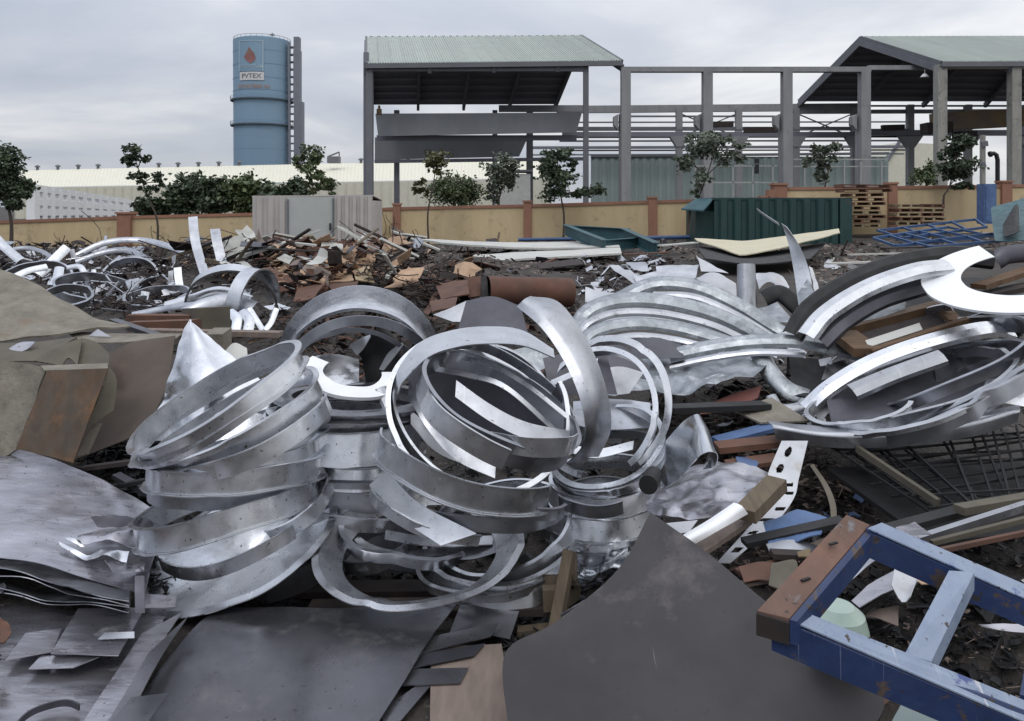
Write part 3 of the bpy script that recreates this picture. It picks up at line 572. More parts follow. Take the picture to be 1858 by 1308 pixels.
for v0, v1, Y_, h_, m_ in ((222, 221, YF + 6, 2.5, 'steel'), (256, 255, YF + 3, 3, 'under'), (273, 272, YF + 10, 2.5, 'rustdark'), (236, 235, YF - 3, 3, 'steel'), (249, 248, YF + .3, 3, 'rustdark')):
    hbeam(fr_, 'service_pipe', 1015, 1650, v0, Y_, h_, m_, .2, v1)
for u0, u1 in ((1232, 1340), (1444, 1550)):
    mb = MB(); mb.beam(P(u0, 250, YF + .4), P(u1, 205, YF + .4), .12, .12); mb2 = MB(); mb2.beam(P(u0, 205, YF + .55), P(u1, 250, YF + .55), .12, .12); emit('brace', mb, 'steel', fr_); emit('brace', mb2, 'steel', fr_)
for u0, u1, v0 in ((1350, 1420, 236), (1290, 1330, 226), (1600, 1640, 232)):
    mb = MB(); mb.beam(P(u0, v0, YF - 6), P(u1, v0 - 1, YF - 6), .5, .55); emit('crane_bracket', mb, 'rustdark', fr_)
# buildings seen through the frame
tw = empty('corrugated_building', 'low grey green corrugated building seen through the bare concrete frame', 'building', P(1350, 375, 100) * (1, 1, 0))
a, b = P(1072, 284, 100), P(1612, 279, 100)
emit('wall', corr((a[0], 100), (b[0], 100), -1, a[2], 1.0, .12, (0, -1)), 'tealwall', tw)
mb = MB(); mb.beam(a + (0, 0, .05), b + (0, 0, .05), .6, .3); emit('roof_edge', mb, 'steel', tw)
mb = MB(); mb.add([P(1612, 279, 100), P(1612, 375, 100) * (1, 1, 0), P(1600, 375, 118) * (1, 1, 0), P(1600, 290, 118)], [(0, 1, 2, 3)]); emit('end_wall', mb, 'tealwall', tw)
gb = empty('gable_building', 'beige building with sloping roofline seen between the pale columns', 'building', P(1670, 375, 120) * (1, 1, 0))
mb = MB(); mb.prism([P(1610, 375, 120) * (1, 1, 0), P(1610, 295, 120), P(1632, 258, 120), P(1720, 262, 120), P(1720, 375, 120) * (1, 1, 0)], (0, 12, 0)); emit('wall', mb, 'cream', gb)
mb = MB(); mb.beam(P(1606, 297, 119.9), P(1632, 257, 119.9), .4, .4); emit('verge_trim', mb, 'under', gb)
kb = empty('kiosk', 'small pale box building under the green roofed shed between leafy trees', 'kiosk', P(930, 375, 66) * (1, 1, 0))
mb = MB(); mb.box(P(930, 345, 66) + (0, 0, -.2), (2.9, 2.5, 3)); emit('wall', mb, 'pale', kb); mb = MB(); mb.box(P(930, 311, 66), (3.3, 2.9, .16)); emit('roof', mb, 'steel', kb)
# railings, pipes
rl_ = empty('pipe_railing', 'pale pipe railing standing behind the wall under the bare concrete frame', 'railing', P(1420, 375, 47) * (1, 1, 0))
for u in (1262, 1330, 1366, 1402, 1460, 1500, 1532, 1562, 1600): 
    mb = MB(); mb.beam(P(u, 375, 47) * (1, 1, 0), P(u, 300 if u < 1420 else 293, 47), .07, .07); emit('post', mb, 'railing', rl_)
for v in (301, 331): mb = MB(); mb.beam(P(1255, v, 47), P(1410, v, 47), .07, .07); emit('rail', mb, 'railing', rl_)
for v in (289, 302): mb = MB(); mb.beam(P(1440, v, 47.1), P(1610, v, 47.1), .07, .07); emit('rail', mb, 'railing', rl_)
mb = MB(); p = P(1373, 315, 47); mb.beam(p, p + (0, 0, .55), .3, .18); mb.box(p + (0, 0, .75), (.25, .18, .3)); emit('valve_box', mb, 'black', rl_)
pp = empty('elbow_pipe', 'black pipe with elbow top beside the white pole behind the wall', 'pipe', P(1810, 375, 46) * (1, 1, 0))
mb = MB(); mb.tube([P(1810, 375, 46) * (1, 1, 0), P(1810, 290, 46), P(1808, 281, 46), P(1803, 278, 46), P(1798, 279, 46)], .12, 8); emit('pipe', mb, 'black', pp)
mb = MB(); mb.tube([P(1799, 279, 46), P(1795, 280, 46)], .17, 8); emit('collar', mb, 'black', pp)
pw = empty('white_pole', 'slender white pole with cross arms behind the wall beneath the sage roof', 'pole', P(1783, 375, 46) * (1, 1, 0))
mb = MB(); mb.beam(P(1783, 375, 46) * (1, 1, 0), P(1783, 245, 46), .26, .2); emit('mast', mb, 'concretepale', pw)
for v, w_ in ((262, 9), (300, 5)): mb = MB(); mb.beam(P(1783 - 2, v, 45.8), P(1783 + w_, v - 2, 45.8), .12, .3); emit('bracket', mb, 'steel', pw)

# ------------------------------------------------------------------ boundary wall
bw = empty('boundary_wall', 'ochre boundary wall with terracotta pillars and coping behind the scrap yard', 'wall', (0, 38, 0))
def wallrun(Y, pts, wpil=26, mcop='coping'):
    """pts: (u, v_top, pillar?)"""
    for (u0, v0, _), (u1, v1, _) in zip(pts[:-1], pts[1:]):
        a, b = P(u0, v0, Y), P(u1, v1, Y); mb = MB(); mb.prism([a, b, (b[0], Y, -2.2), (a[0], Y, -2.2)], (0, .18, 0)); emit('wall_panel', mb, 'wall', bw)
        mb = MB(); mb.beam(a + (0, .09, .07), b + (0, .09, .07), .30, .14); emit('coping', mb, 'coping', bw)
    for u, v, pl in pts:
        if pl:
            p = P(u, v - 9, Y); w = pl * Y / F; mb = MB(); mb.beam((p[0], Y + .09, -2.2), (p[0], Y + .09, p[2]), w, w * .9); pi = emit('pillar', mb, 'coping', bw)
            mb = MB(); mb.beam((p[0], Y + .09, p[2]), (p[0], Y + .09, p[2] + .09), w * 1.18, w * 1.1); emit('cap', mb, 'coping', pi)
wallrun(38, [(-330, 416, 0), (-40, 407, 26), (228, 397, 26), (470, 391, 0), (490, 390, 24), (720, 381, 15), (957, 376, 16), (1184, 369, 17), (1412, 362, 0)])
wallrun(38, [(1414, 345, 25), (1618, 343, 18), (1824, 340, 20), (2030, 337, 20), (2240, 333, 0)])
mb = MB(); p = P(1396, 358, 37.9); mb.box(p + (0, -.1, .1), (.3, .5, .5)); mb.box(p + (-.3, -.1, -.08), (.4, .5, .3)); emit('step_block', mb, 'coping', bw)

# ------------------------------------------------------------------ corrugated hut in front of the wall
ht = empty('corrugated_hut', 'lilac grey corrugated site hut with plain grey door before the ochre wall', 'hut', P(566, 440, 34))
zb, ztp = -.3, P(560, 357, 34)[2]
x = lambda u: P(u, 0, 34)[0]
emit('side_cladding', corr((x(458), 34), (x(520), 34), zb, ztp + .02, .42, .1, (0, -1)), 'hoard', ht)
emit('side_cladding', corr((x(607), 34), (x(676), 34), zb, ztp + .04, .34, .1, (0, -1)), 'hoard', ht)
mb = MB(); mb.prism([(x(520), 33.97, zb), (x(607), 33.97, zb), (x(607), 33.97, ztp), (x(520), 33.97, ztp)], (0, .06, 0)); dr = emit('door', mb, 'hoarddoor', ht)
mb = MB(); mb.beam((x(600), 33.9, .7), (x(600), 33.9, 1.0), .07, .06); emit('handle', mb, 'black', dr)
mb = MB(); mb.beam((x(523), 33.93, .3), (x(523), 33.93, ztp - .1), .07, .05); mb.beam((x(605), 33.93, .0), (x(605), 33.93, ztp - .05), .08, .05); emit('door_frame', mb, 'steel', ht)
mb = MB(); mb.prism([(x(457), 34.02, ztp), (x(677), 34.02, ztp + .03), (x(677), 36.4, ztp - .15), (x(457), 36.4, ztp - .18)], (0, 0, .05)); emit('roof', mb, 'hoard', ht)
emit('back_cladding', corr((x(458), 36.3), (x(676), 36.3), zb, ztp - .15, .42, .1, (0, 1)), 'hoard', ht)
for u in (458.5, 675.5): emit('end_cladding', corr((x(u), 34.02), (x(u), 36.3), zb, ztp - .16, .42, .06, (1, 0)), 'hoard', ht)

# ------------------------------------------------------------------ green container
gc = empty('shipping_container', 'dark green corrugated container before the ochre wall with lifted roof flap', 'container', P(1420, 450, 33))
X0, X1 = P(1296, 0, 33)[0], P(1522, 0, 33)[0]; zt_ = P(0, 362, 33)[2]; zb_ = P(0, 450, 33)[2]
emit('side_wall', corr((X0, 33), (X1, 33), zb_, zt_, .55, .12, (0, -1)), 'greenbox', gc)
mb = MB(); mb.prism([(X1, 32.86, zb_), (X1 + .5, 32.86, zb_ - .1), (X1 + .5, 32.86, zt_ + .05), (X1, 32.86, zt_ + .05)], (0, .2, 0)); emit('corner_post', mb, 'greenbox', gc)
mb = MB(); mb.prism([(X0, 32.95, zt_), (X1 + .3, 32.95, zt_), (X1 + .3, 35.6, zt_), (X0, 35.6, zt_)], (0, 0, .08)); emit('roof', mb, 'greenbox', gc)
mb = MB(); mb.prism([(X0, 35.5, zb_), (X1, 35.5, zb_), (X1, 35.5, zt_), (X0, 35.5, zt_)], (0, .08, 0)); mb.prism([(X1, 33.1, zb_), (X1, 35.5, zb_), (X1, 35.5, zt_), (X1, 33.1, zt_)], (.05, 0, 0)); emit('back_wall', mb, 'greenbox', gc)
mb = MB(); mb.prism([P(1262, 447, 33.4), P(1297, 447, 33.3), P(1297, 384, 33.3), P(1262, 380, 33.4)], (0, 1.8, 0)); emit('end_bay', mb, 'greenbox', gc)
mb = MB(); mb.prism([P(1236, 381, 32.6), P(1276, 384, 32.4), P(1296, 362, 33.4), P(1262, 363, 34)], (0, 0, .06)); emit('roof_flap', mb, 'teal', gc)
mb = MB(); mb.beam(P(1247, 425, 32.9), P(1252, 380, 32.9), .1, .1); emit('prop', mb, 'bark', gc)

# ------------------------------------------------------------------ pallets
def pallet(p, m, rz, tilt=0.0, sx=1.2, sy=1.0):
    r = empty('pallet', '', 'pallet', p, 'pallets stacked against the ochre wall')
    cs, sn = math.cos(rz), math.sin(rz)
    def L(x_, y_, z_): return (p[0] + x_ * cs - y_ * sn, p[1] + x_ * sn + y_ * cs, p[2] + z_ + tilt * x_)
    def board(nm, x0, x1, y0, y1, z0, z1):
        mb = MB(); mb.hexa([L(x0, y0, z0), L(x1, y0, z0), L(x1, y1, z0), L(x0, y1, z0), L(x0, y0, z1), L(x1, y0, z1), L(x1, y1, z1), L(x0, y1, z1)]); emit(nm, mb, m, r)
    for i in range(5): y0 = -sy / 2 + i * (sy - .12) / 4; board('deck_board', -sx / 2, sx / 2, y0, y0 + .12, .13, .155)
    for i in range(3): x0 = -sx / 2 + i * (sx - .1) / 2; board('block', x0, x0 + .1, -sy / 2 + .003, sy / 2 - .003, .025, .127)
    for i in range(2): y0 = -sy / 2 + i * (sy - .12); board('base_board', -sx / 2, sx / 2, y0, y0 + .12, 0, .022)
    return r
pr = random.Random(4)
ords = ['lowest', 'second', 'third', 'fourth', 'fifth', 'sixth', 'seventh', 'eighth', 'ninth', 'topmost']
z0 = P(0, 412, 36.6)[2]
for k_ in range(10):
    u = 1562 + pr.uniform(-6, 6); p = P(u, 0, 36.6); p[2] = z0 + k_ * .2
    o = pallet(p, 'pallet' if k_ > 5 or k_ % 3 else 'palletpale', pr.uniform(-.12, .12), pr.uniform(-.02, .02), 1.55 if k_ < 8 else 2.2)
    o['label'] = 'red brown pallet, %s in the tall stack beside the green container' % ords[k_]
for cc, uu in enumerate((1640, 1684)):
    for k_ in range(5):
        p = P(uu + pr.uniform(-3, 3), 0, 36.4); p[2] = P(0, 408, 36.4)[2] + k_ * .2
        o = pallet(p, 'pallet' if (k_ + cc) % 2 else 'palletpale', pr.uniform(-.1, .1), 0, 1.05)
        o['label'] = '%s wooden pallet of the low %s stack past the second terracotta pillar' % (ords[k_] if k_ < 4 else 'topmost', ('darker', 'paler')[cc])

# ------------------------------------------------------------------ trees
def tree(name, label, cat, base, Y, blobs, n, leaf, m, trunk=.09, group=None, zb=0.0, stem=True):
    rs = random.Random(hash(label) % 1000 if False else sum(map(ord, label)))
    b = P(base[0], base[1], Y); n = int(n * 1.35); leaf *= .85; blobs = [(u, v, ru * 1.12, rv * 1.2) for u, v, ru, rv in blobs]
    root = empty(name, label, cat, b, group); s = Y / F
    cs = [(P(u, v, Y) + (0, rs.uniform(-.3, .3) * ru * s, 0), ru * s, rv * s) for u, v, ru, rv in blobs]
    mb = MB()
    if stem:
        top = max(cs, key=lambda c: c[0][2])[0]; low = min(c[0][2] for c in cs)
        path = [b + (0, 0, -.3), b + (rs.uniform(-.05, .05), 0, (low - b[2]) * .5), np.array([b[0] * .6 + top[0] * .4, b[1], low]), top]
        path = [spline(path, 10)[i] for i in range(10)]
        mb.tube(path, [trunk * (1 - .075 * i) for i in range(10)], 7)
        for c, ru, rv in cs:
            j = min(range(10), key=lambda i: np.linalg.norm(path[i] - c) + (3 if path[i][2] > c[2] else 0)); st_ = path[j]
            if np.linalg.norm(c - st_) > .1: mb.tube([st_, st_ * .5 + c * .5 + (0, 0, .12 * ru), c], [trunk * .5, trunk * .33, trunk * .15], 5)
        emit('trunk', mb, 'bark', root)
    mb = MB(); tot = sum(ru * rv for _, ru, rv in cs)
    for c, ru, rv in cs:
        k = max(12, int(n * ru * rv / tot)); ncl = max(4, k // 26)
        cl = []
        for _ in range(ncl):
            d = np.array([rs.gauss(0, 1) for _ in range(3)]); d /= np.linalg.norm(d); d *= rs.uniform(.35, 1.0)
            cl.append(c + d * (ru, ru, rv))
        for _ in range(k):
            q_ = cl[rs.randrange(ncl)] + np.array([rs.gauss(0, .2) * ru, rs.gauss(0, .2) * ru, rs.gauss(0, .17) * rv])
            a = np.array([rs.gauss(0, 1), rs.gauss(0, 1), rs.gauss(-.2, .6)]); a /= np.linalg.norm(a)
            w = np.cross(a, [rs.gauss(0, 1), rs.gauss(0, 1), rs.gauss(0, 1)]); w /= np.linalg.norm(w)
            L = leaf * rs.uniform(.6, 1.25); W = L * .32
            nn = np.cross(a, w) * L * .12
            mb.add([q_ - a * L / 2, q_ + w * W + nn, q_ + a * L / 2, q_ - w * W + nn], [(0, 1, 2), (0, 2, 3)])
    emit('crown', mb, m, root)
    return root
tree('tree', 'dense dark tree at the edge of the yard beside the white rack', 'tree', (20, 445), 34, [(6, 298, 26, 26), (36, 338, 18, 14), (4, 345, 24, 18), (24, 368, 16, 10), (-30, 330, 26, 36), (44, 356, 10, 8)], 4200, .23, 'leafdark', .09)
tree('sapling', 'lanky sparse sapling with clumped crown before the wall near the brick pillar', 'sapling', (286, 440), 35, [(240, 276, 22, 14), (258, 285, 16, 10), (232, 296, 16, 12), (244, 318, 16, 10), (262, 325, 12, 10), (289, 318, 12, 12), (276, 340, 14, 8), (292, 332, 10, 8), (258, 345, 9, 8), (272, 356, 6, 5)], 720, .25, 'leafdark', .06)
tree('sapling', 'bright leafy sapling rising over the corrugated hut beside the blue tank', 'sapling', (572, 430), 37.2, [(560, 278, 22, 15), (544, 290, 14, 14), (575, 292, 12, 10), (560, 308, 18, 12), (578, 322, 16, 12), (592, 336, 16, 12), (570, 342, 14, 10), (600, 346, 12, 8), (556, 330, 10, 10)], 1300, .23, 'leafmid', .06)
for (lab, bs, n_, m_) in (
    ('dark rounded tree behind the wall next to the brick pillar', [(276, 376, 30, 14), (262, 380, 16, 10)], 900, 'leafdark'),
    ('broad dark tree with domed crown behind the wall', [(338, 350, 32, 30), (325, 368, 34, 18)], 1700, 'leafdark'),
    ('blackish tree in the middle of the clump behind the wall', [(390, 352, 28, 26), (385, 370, 28, 16)], 1500, 'leafdark'),
    ('tallest green tree of the clump behind the wall', [(444, 345, 28, 27), (440, 368, 30, 18)], 1700, 'leafmid'),
    ('low dark tree of the clump beside the hut roof', [(492, 360, 22, 22), (480, 372, 20, 12)], 1000, 'leafdark'),
    ('dark tree of the clump just behind the corrugated hut', [(532, 350, 26, 20), (520, 362, 26, 14)], 1200, 'leafdark')):
    tree('tree', lab, 'tree', (bs[0][0], 395), 46 + (n_ % 5), bs, n_, .42, m_, .14, 'clump of dark trees behind the wall')
tree('sapling', 'yellowing sapling with thin trunk before the wall under the first shed', 'sapling', (778, 432), 36, [(793, 288, 24, 20), (785, 305, 14, 10), (762, 330, 12, 9), (775, 345, 10, 10), (757, 345, 9, 8), (800, 296, 12, 9)], 620, .25, 'leafdry', .05)
tree('bush', 'large round dark bush behind the wall under the first shed', 'bush', (825, 376), 42, [(826, 338, 36, 22), (822, 352, 46, 20), (850, 350, 24, 18)], 3400, .2, 'leafmid', .1)
tree('tree', 'thin grey green tree behind the wall beside the bush', 'tree', (905, 374), 43, [(915, 300, 28, 20), (900, 325, 24, 20), (935, 318, 18, 20), (890, 348, 14, 14)], 900, .3, 'leafgrey', .08)
tree('sapling', 'dark leaning sapling before the wall between two terracotta pillars', 'sapling', (1022, 425), 36, [(1010, 280, 26, 14), (1000, 305, 24, 14), (1015, 325, 30, 14), (1003, 348, 24, 12), (1040, 300, 10, 10), (1075, 348, 20, 11), (1048, 352, 14, 9)], 1900, .25, 'leafdark', .06)
tree('sapling', 'spreading loose sapling before the wall beside the container flap', 'sapling', (1252, 428), 35.5, [(1262, 265, 26, 16), (1305, 250, 26, 13), (1290, 272, 30, 13), (1325, 285, 26, 12), (1255, 300, 20, 14), (1265, 325, 22, 13), (1345, 262, 18, 8), (1235, 285, 10, 9), (1260, 345, 10, 10)], 1400, .25, 'leafgrey', .06)
tree('tree', 'wispy grey green tree behind the wall under the bare frame', 'tree', (1495, 372), 44, [(1488, 275, 18, 14), (1510, 268, 18, 12), (1475, 292, 18, 10), (1500, 300, 18, 14), (1488, 322, 12, 12)], 620, .32, 'leafgrey', .07)
tree('bush', 'low green shrub behind the wall before a pale column', 'bush', (1680, 352), 42, [(1678, 322, 24, 14), (1690, 308, 12, 12), (1666, 312, 9, 9)], 620, .24, 'leafmid', .07)
tree('sapling', 'dark dense sapling before the wall beyond the paler pallet stack', 'sapling', (1712, 372), 36.8, [(1740, 258, 22, 14), (1728, 277, 20, 10), (1738, 300, 30, 14), (1745, 316, 22, 11), (1720, 305, 14, 10), (1742, 337, 18, 8), (1708, 285, 8, 6)], 1700, .25, 'leafdark', .06)
# ------------------------------------------------------------------ scrap yard: rings and sheets
def Gz(v, z): return (CAMZ - z) * F / (v - HV)
def arch(name, label, cat, path, rpx, m, a0=-100, a1=100, th=.004, group=None, sq=0.6, nseg=26, taper=None, kk=9, rise=.42, smooth=True):
    """a curved half-round trough laid along a path of (u, v, Y); crown faces up and towards the yard"""
    SEED[0] += 1
    pts = spline([P(*p) for p in path], nseg); rows = []
    frames = []
    for i in range(nseg):
        d = pts[min(i + 1, nseg - 1)] - pts[max(i - 1, 0)]; d /= np.linalg.norm(d)
        tow = np.array([0, 0, CAMZ]) - pts[i]; tow /= np.linalg.norm(tow)
        tow = tow * sq + np.array([0, 0, 1.0]) * (1 - sq); tow -= d * (tow @ d); tow /= np.linalg.norm(tow)
        sd = np.cross(d, tow); frames.append((tow, sd))
    for a in np.linspace(R(a0), R(a1), kk):
        r_ = []
        for i in range(nseg):
            rad = rpx * pts[i][1] / F * (taper[0] + (taper[1] - taper[0]) * i / (nseg - 1) if taper else 1) * (1 + .05 * mnoise.noise(pts[i] * 4 + SEED[0]))
            r_.append(pts[i] + frames[i][0] * rad * math.cos(a) * rise + frames[i][1] * rad * math.sin(a))
        rows.append(r_)
    o = emit(name, gridmesh(np.array(rows), th, None, smooth), m); return tag(o, label, cat, group)
GA = 'rings of the pile beside the bright sheet cone'; GB = 'rings stacked in the middle of the pile'
GC = 'tangled rings in the centre of the pile'; GD = 'rings stacked beside the curled sheet'; GH = 'long bent strips over the dark crate'

# --- stack beside the bright cone
ring('topmost tilted galvanised ring leaning on the bright sheet cone', 392, 712, 160, 33, 34.5, 3.55, .085, lip=.026, m='galv', group=GA, lipin=0)
ring('galvanised ring directly beneath the topmost tilted one', 424, 752, 158, 34, 31, 3.58, .085, m='galv', group=GA)
ring('cut galvanised ring arc whose square end faces the white sickle', 452, 775, 150, 30, 27, 3.52, .075, 185, 345, lip=.01, m='galv', group=GA)
ring('short lower arc sloping beneath the cut ring end', 452, 800, 135, 30, 30, 3.62, .075, 200, 350, lip=.012, m='galv', group=GA)
ring('nearly level ring with clean straight front, halfway down the stack', 430, 826, 150, 27, 4, 3.55, .088, lip=.012, m='galv', group=GA, lip2=.02)
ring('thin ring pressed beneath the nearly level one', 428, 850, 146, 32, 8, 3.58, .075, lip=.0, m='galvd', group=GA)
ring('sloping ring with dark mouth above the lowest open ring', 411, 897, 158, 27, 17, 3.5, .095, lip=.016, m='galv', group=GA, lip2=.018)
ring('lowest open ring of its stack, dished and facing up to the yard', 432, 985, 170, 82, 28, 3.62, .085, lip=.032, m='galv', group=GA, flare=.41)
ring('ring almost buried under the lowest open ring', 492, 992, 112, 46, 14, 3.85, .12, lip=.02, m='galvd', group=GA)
for lab, a_, kw in (
    ('narrow ring squeezed between the two topmost tilted rings', (402, 738, 159, 31, 33, 3.57, .03), dict(lip=.03)),
    ('slim ring tucked under the cut ring arc', (446, 792, 150, 33, 25, 3.6, .05), dict(lip=.012, m='galvd')),
    ('thin band with wavy edge above the nearly level ring', (438, 812, 150, 29, 14, 3.57, .05), dict(lip=.006, wob=1.8)),
    ('torn half band hanging over the dished ring', (440, 945, 146, 46, 25, 3.6, .055), dict(t0=160, t1=300, lip=.004, wob=1.6)),
    ('short band stub leaning out beside the dished ring', (520, 900, 80, 40, 40, 3.7, .07), dict(t0=220, t1=340, lip=.006))):
    ring(lab, *a_, group=GA, **kw)
# --- stack in the middle
ring('flat white sickle shaped flange lying on top of the middle stack', 640, 676, 88, 44, -6, 4.05, .012, 150, 372, lip=0, m='bright', group=GB, lipin=.10)
ring('uppermost level ring of the middle stack with pale top flange', 645, 720, 132, 25, 0, 4.1, .12, lip=.05, m='galvd', group=GB, lipin=.05)
ring('wide banded ring second from the top of the middle stack', 628, 754, 138, 27, 0, 4.0, .145, lip=.014, m='galv', flare=-.025, group=GB)
ring('third ring down the middle stack', 642, 818, 128, 27, 1, 4.1, .10, lip=.01, m='galv', flare=-.02, group=GB)
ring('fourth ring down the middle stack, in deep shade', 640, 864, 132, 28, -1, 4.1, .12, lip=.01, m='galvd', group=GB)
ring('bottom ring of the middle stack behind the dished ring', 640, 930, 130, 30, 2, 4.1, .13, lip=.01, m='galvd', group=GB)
arch('curved_offcut', 'pale curved end of a strip between the cut ring and the middle stack', 'curved offcut', [(555, 715, 3.75), (575, 735, 3.8), (560, 770, 3.75), (510, 815, 3.7)], 17, 'galv', -70, 70, nseg=16)
sheet('sheet_strip', 'triangular pale strip sloping between the two ring stacks', 'sheet strip', [[(565, 745, 3.75), (520, 790, 3.72), (470, 838, 3.7)], [(578, 752, 3.9), (548, 800, 3.85), (500, 838, 3.8)]], 'galv', .003, 14, 4)
for lab, a_, kw in (
    ('thin flanged ring between the upper two of the middle stack', (640, 738, 134, 26, 1, 4.06, .03), dict(lip=.045, m='galv')),
    ('narrow ring above the third of the middle stack', (634, 796, 134, 27, -2, 4.04, .045), dict(lip=.012, m='galv')),
    ('slim shaded ring above the fourth of the middle stack', (645, 845, 130, 27, 2, 4.08, .035), dict(lip=.03, m='galvd')),
    ('narrow slanting ring low in the middle stack', (640, 898, 134, 34, -7, 4.02, .06), dict(lip=.012, m='galv'))):
    ring(lab, *a_, group=GB, **kw)
arch('curved_strip', 'pale strip bridging the middle stack and the big round ring', 'curved strip', [(690, 705, 3.95), (712, 760, 3.85), (705, 820, 3.8), (720, 860, 3.72)], 12, 'galvd', -70, 70, nseg=18, kk=5, smooth=False)
# --- upright arches at the back
ring('large upright ring arch with broad bright crown', 650, 692, 138, 124, -4, 4.5, .26, -10, 190, lip=.012, m='alu', group='upright ring arches', up=False, lip2=.05, wob=.6)
ring('smaller upright ring arch in front of the bright crowned one', 656, 712, 134, 118, -6, 4.35, .07, -15, 195, lip=.05, m='galvd', group='upright ring arches', up=False, lip2=.02, wob=.7)
ring('thin upright arch touching the small arch', 640, 722, 130, 116, -3, 4.42, .03, -12, 190, lip=.02, m='galvd', group='upright ring arches', up=False, wob=.9)
arch('half_pipe', 'black half pipe standing under the upright arches', 'half pipe', [(668, 610, 4.7), (690, 640, 4.7), (700, 690, 4.65)], 36, 'black', -80, 80, nseg=12)
sheet('sheet_offcut', 'small white curled offcut beside the black half pipe', 'sheet offcut', [[(634, 628, 4.6), (652, 615, 4.6), (672, 607, 4.6)], [(648, 645, 4.55), (660, 632, 4.55), (672, 612, 4.55)]], 'white', .003, 8, 4)
sheet('sheet_offcut', 'slim white blade between the black half pipe and the big round ring', 'sheet offcut', [[(688, 670, 4.4), (705, 640, 4.4), (730, 622, 4.4)], [(696, 672, 4.36), (715, 648, 4.36), (732, 626, 4.36)]], 'white', .003, 8, 3)
# --- tangle in the centre
ring('big round ring facing the yard in the centre of the pile', 872, 736, 166, 136, -18, 3.52, .10, 148, 400, lip=.018, m='galv', group=GC)
sheet('curved_strip', 'bright arched strip forming the top of the big round ring', 'curved strip', [[(716, 712, 3.5), (722, 672, 3.55), (762, 622, 3.68), (820, 600, 3.75), (880, 593, 3.78), (945, 599, 3.78), (1004, 634, 3.72)], [(722, 716, 3.42), (734, 690, 3.42), (778, 648, 3.46), (830, 630, 3.5), (885, 624, 3.52), (950, 628, 3.56), (1006, 650, 3.62)]], 'galv', .005, 34, 5, group=GC)
ring('dim back half of the big round ring seen through its mouth', 868, 742, 150, 122, -18, 3.72, .05, 20, 170, lip=.01, m='galvd', group=GC)
ring('narrow oval ring caught inside the big round ring', 912, 724, 150, 60, -27, 3.42, .10, lip=.014, m='galvd', group=GC)
ring('curved strip nested under the oval ring', 905, 745, 138, 52, -27, 3.34, .085, 195, 290, lip=.006, m='galv', group=GC)
ring('broad arc crossing the lower mouth of the big round ring', 868, 752, 160, 112, -32, 3.6, .10, 165, 275, lip=.008, m='galv', group=GC)
ring('inner lip of a ring seen through the oval ring', 905, 735, 132, 70, -34, 3.72, .03, 20, 170, lip=.03, m='galv', group=GC)
sheet('sheet_strip', 'short straight cut strip under the oval ring', 'sheet strip', [[(890, 783, 3.12), (960, 794, 3.08), (1030, 793, 3.1), (1050, 786, 3.15)], [(893, 816, 3.12), (960, 829, 3.08), (1018, 829, 3.1), (1040, 822, 3.15)]], 'galv', .004, 14, 4)
ring('long front ring arc with torn ragged end', 858, 812, 168, 52, -13, 3.5, .105, 185, 330, lip=.006, m='galv', group=GC, lip2=.015)
ring('open bottom ring facing up beside the timber pallet', 760, 978, 178, 102, 6, 3.5, .055, lip=.024, m='galv', group=GC, flare=.095)
sheet('sheet_strip', 'broad flat strip dropping across the mouth of the open bottom ring', 'sheet strip', [[(702, 853, 3.38), (760, 912, 3.3), (865, 968, 3.22)], [(670, 880, 3.4), (735, 945, 3.3), (800, 990, 3.22)]], 'galv', .004, 16, 4)
ring('ring behind the open bottom one with bright outer band', 908, 948, 128, 74, 14, 3.7, .12, lip=.012, flare=-.03, m='galv', group=GC)
ring('lowest ring resting on the timber pallet', 906, 985, 134, 60, 8, 3.66, .11, lip=.02, flare=-.03, m='galv', group=GC)
ring('crumpled strip coil inside the open bottom ring', 745, 962, 116, 46, -8, 3.72, .05, 170, 372, lip=.02, m='galvd', group=GC, wob=2.5)
for lab, a_, kw in (
    ('narrow strip crossing above the oval ring', (930, 700, 132, 48, -33, 3.55, .04), dict(t0=20, t1=200, lip=.008)),
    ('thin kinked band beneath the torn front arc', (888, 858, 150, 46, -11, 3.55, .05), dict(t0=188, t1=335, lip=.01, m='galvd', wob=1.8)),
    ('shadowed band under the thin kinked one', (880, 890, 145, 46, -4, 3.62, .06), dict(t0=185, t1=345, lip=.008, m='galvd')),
    ('narrow band lying above the open bottom ring', (812, 905, 140, 50, -14, 3.62, .045), dict(t0=190, t1=300, lip=.008)),
    ('lowest narrow ring peeping out under the bright outer band', (896, 1010, 134, 56, 6, 3.62, .04), dict(lip=.014)),
    ('rolled strip end inside the open bottom ring', (680, 985, 60, 30, 20, 3.6, .06), dict(t0=60, t1=330, lip=.004, wob=2.2, m='galvd'))):
    ring(lab, *a_, group=GC, **kw)
# the tall arc
SEED[0] += 1
le = [(938, 556, 3.62), (985, 598, 3.5), (1030, 668, 3.4), (1058, 745, 3.32), (1058, 805, 3.36), (1030, 840, 3.42)]
re_ = [(962, 538, 3.7), (1015, 550, 3.68), (1066, 620, 3.55), (1098, 700, 3.46), (1108, 775, 3.46), (1086, 828, 3.52)]
md = [((a[0] + b[0]) / 2 + 2, (a[1] + b[1]) / 2 - 4, (a[2] + b[2]) / 2 - .04) for a, b in zip(le, re_)]
sheet('curved_strip', 'tall sweeping curved strip standing over the centre tangle', 'curved strip', [le, md, re_], 'galvd', .005, 40, 9)
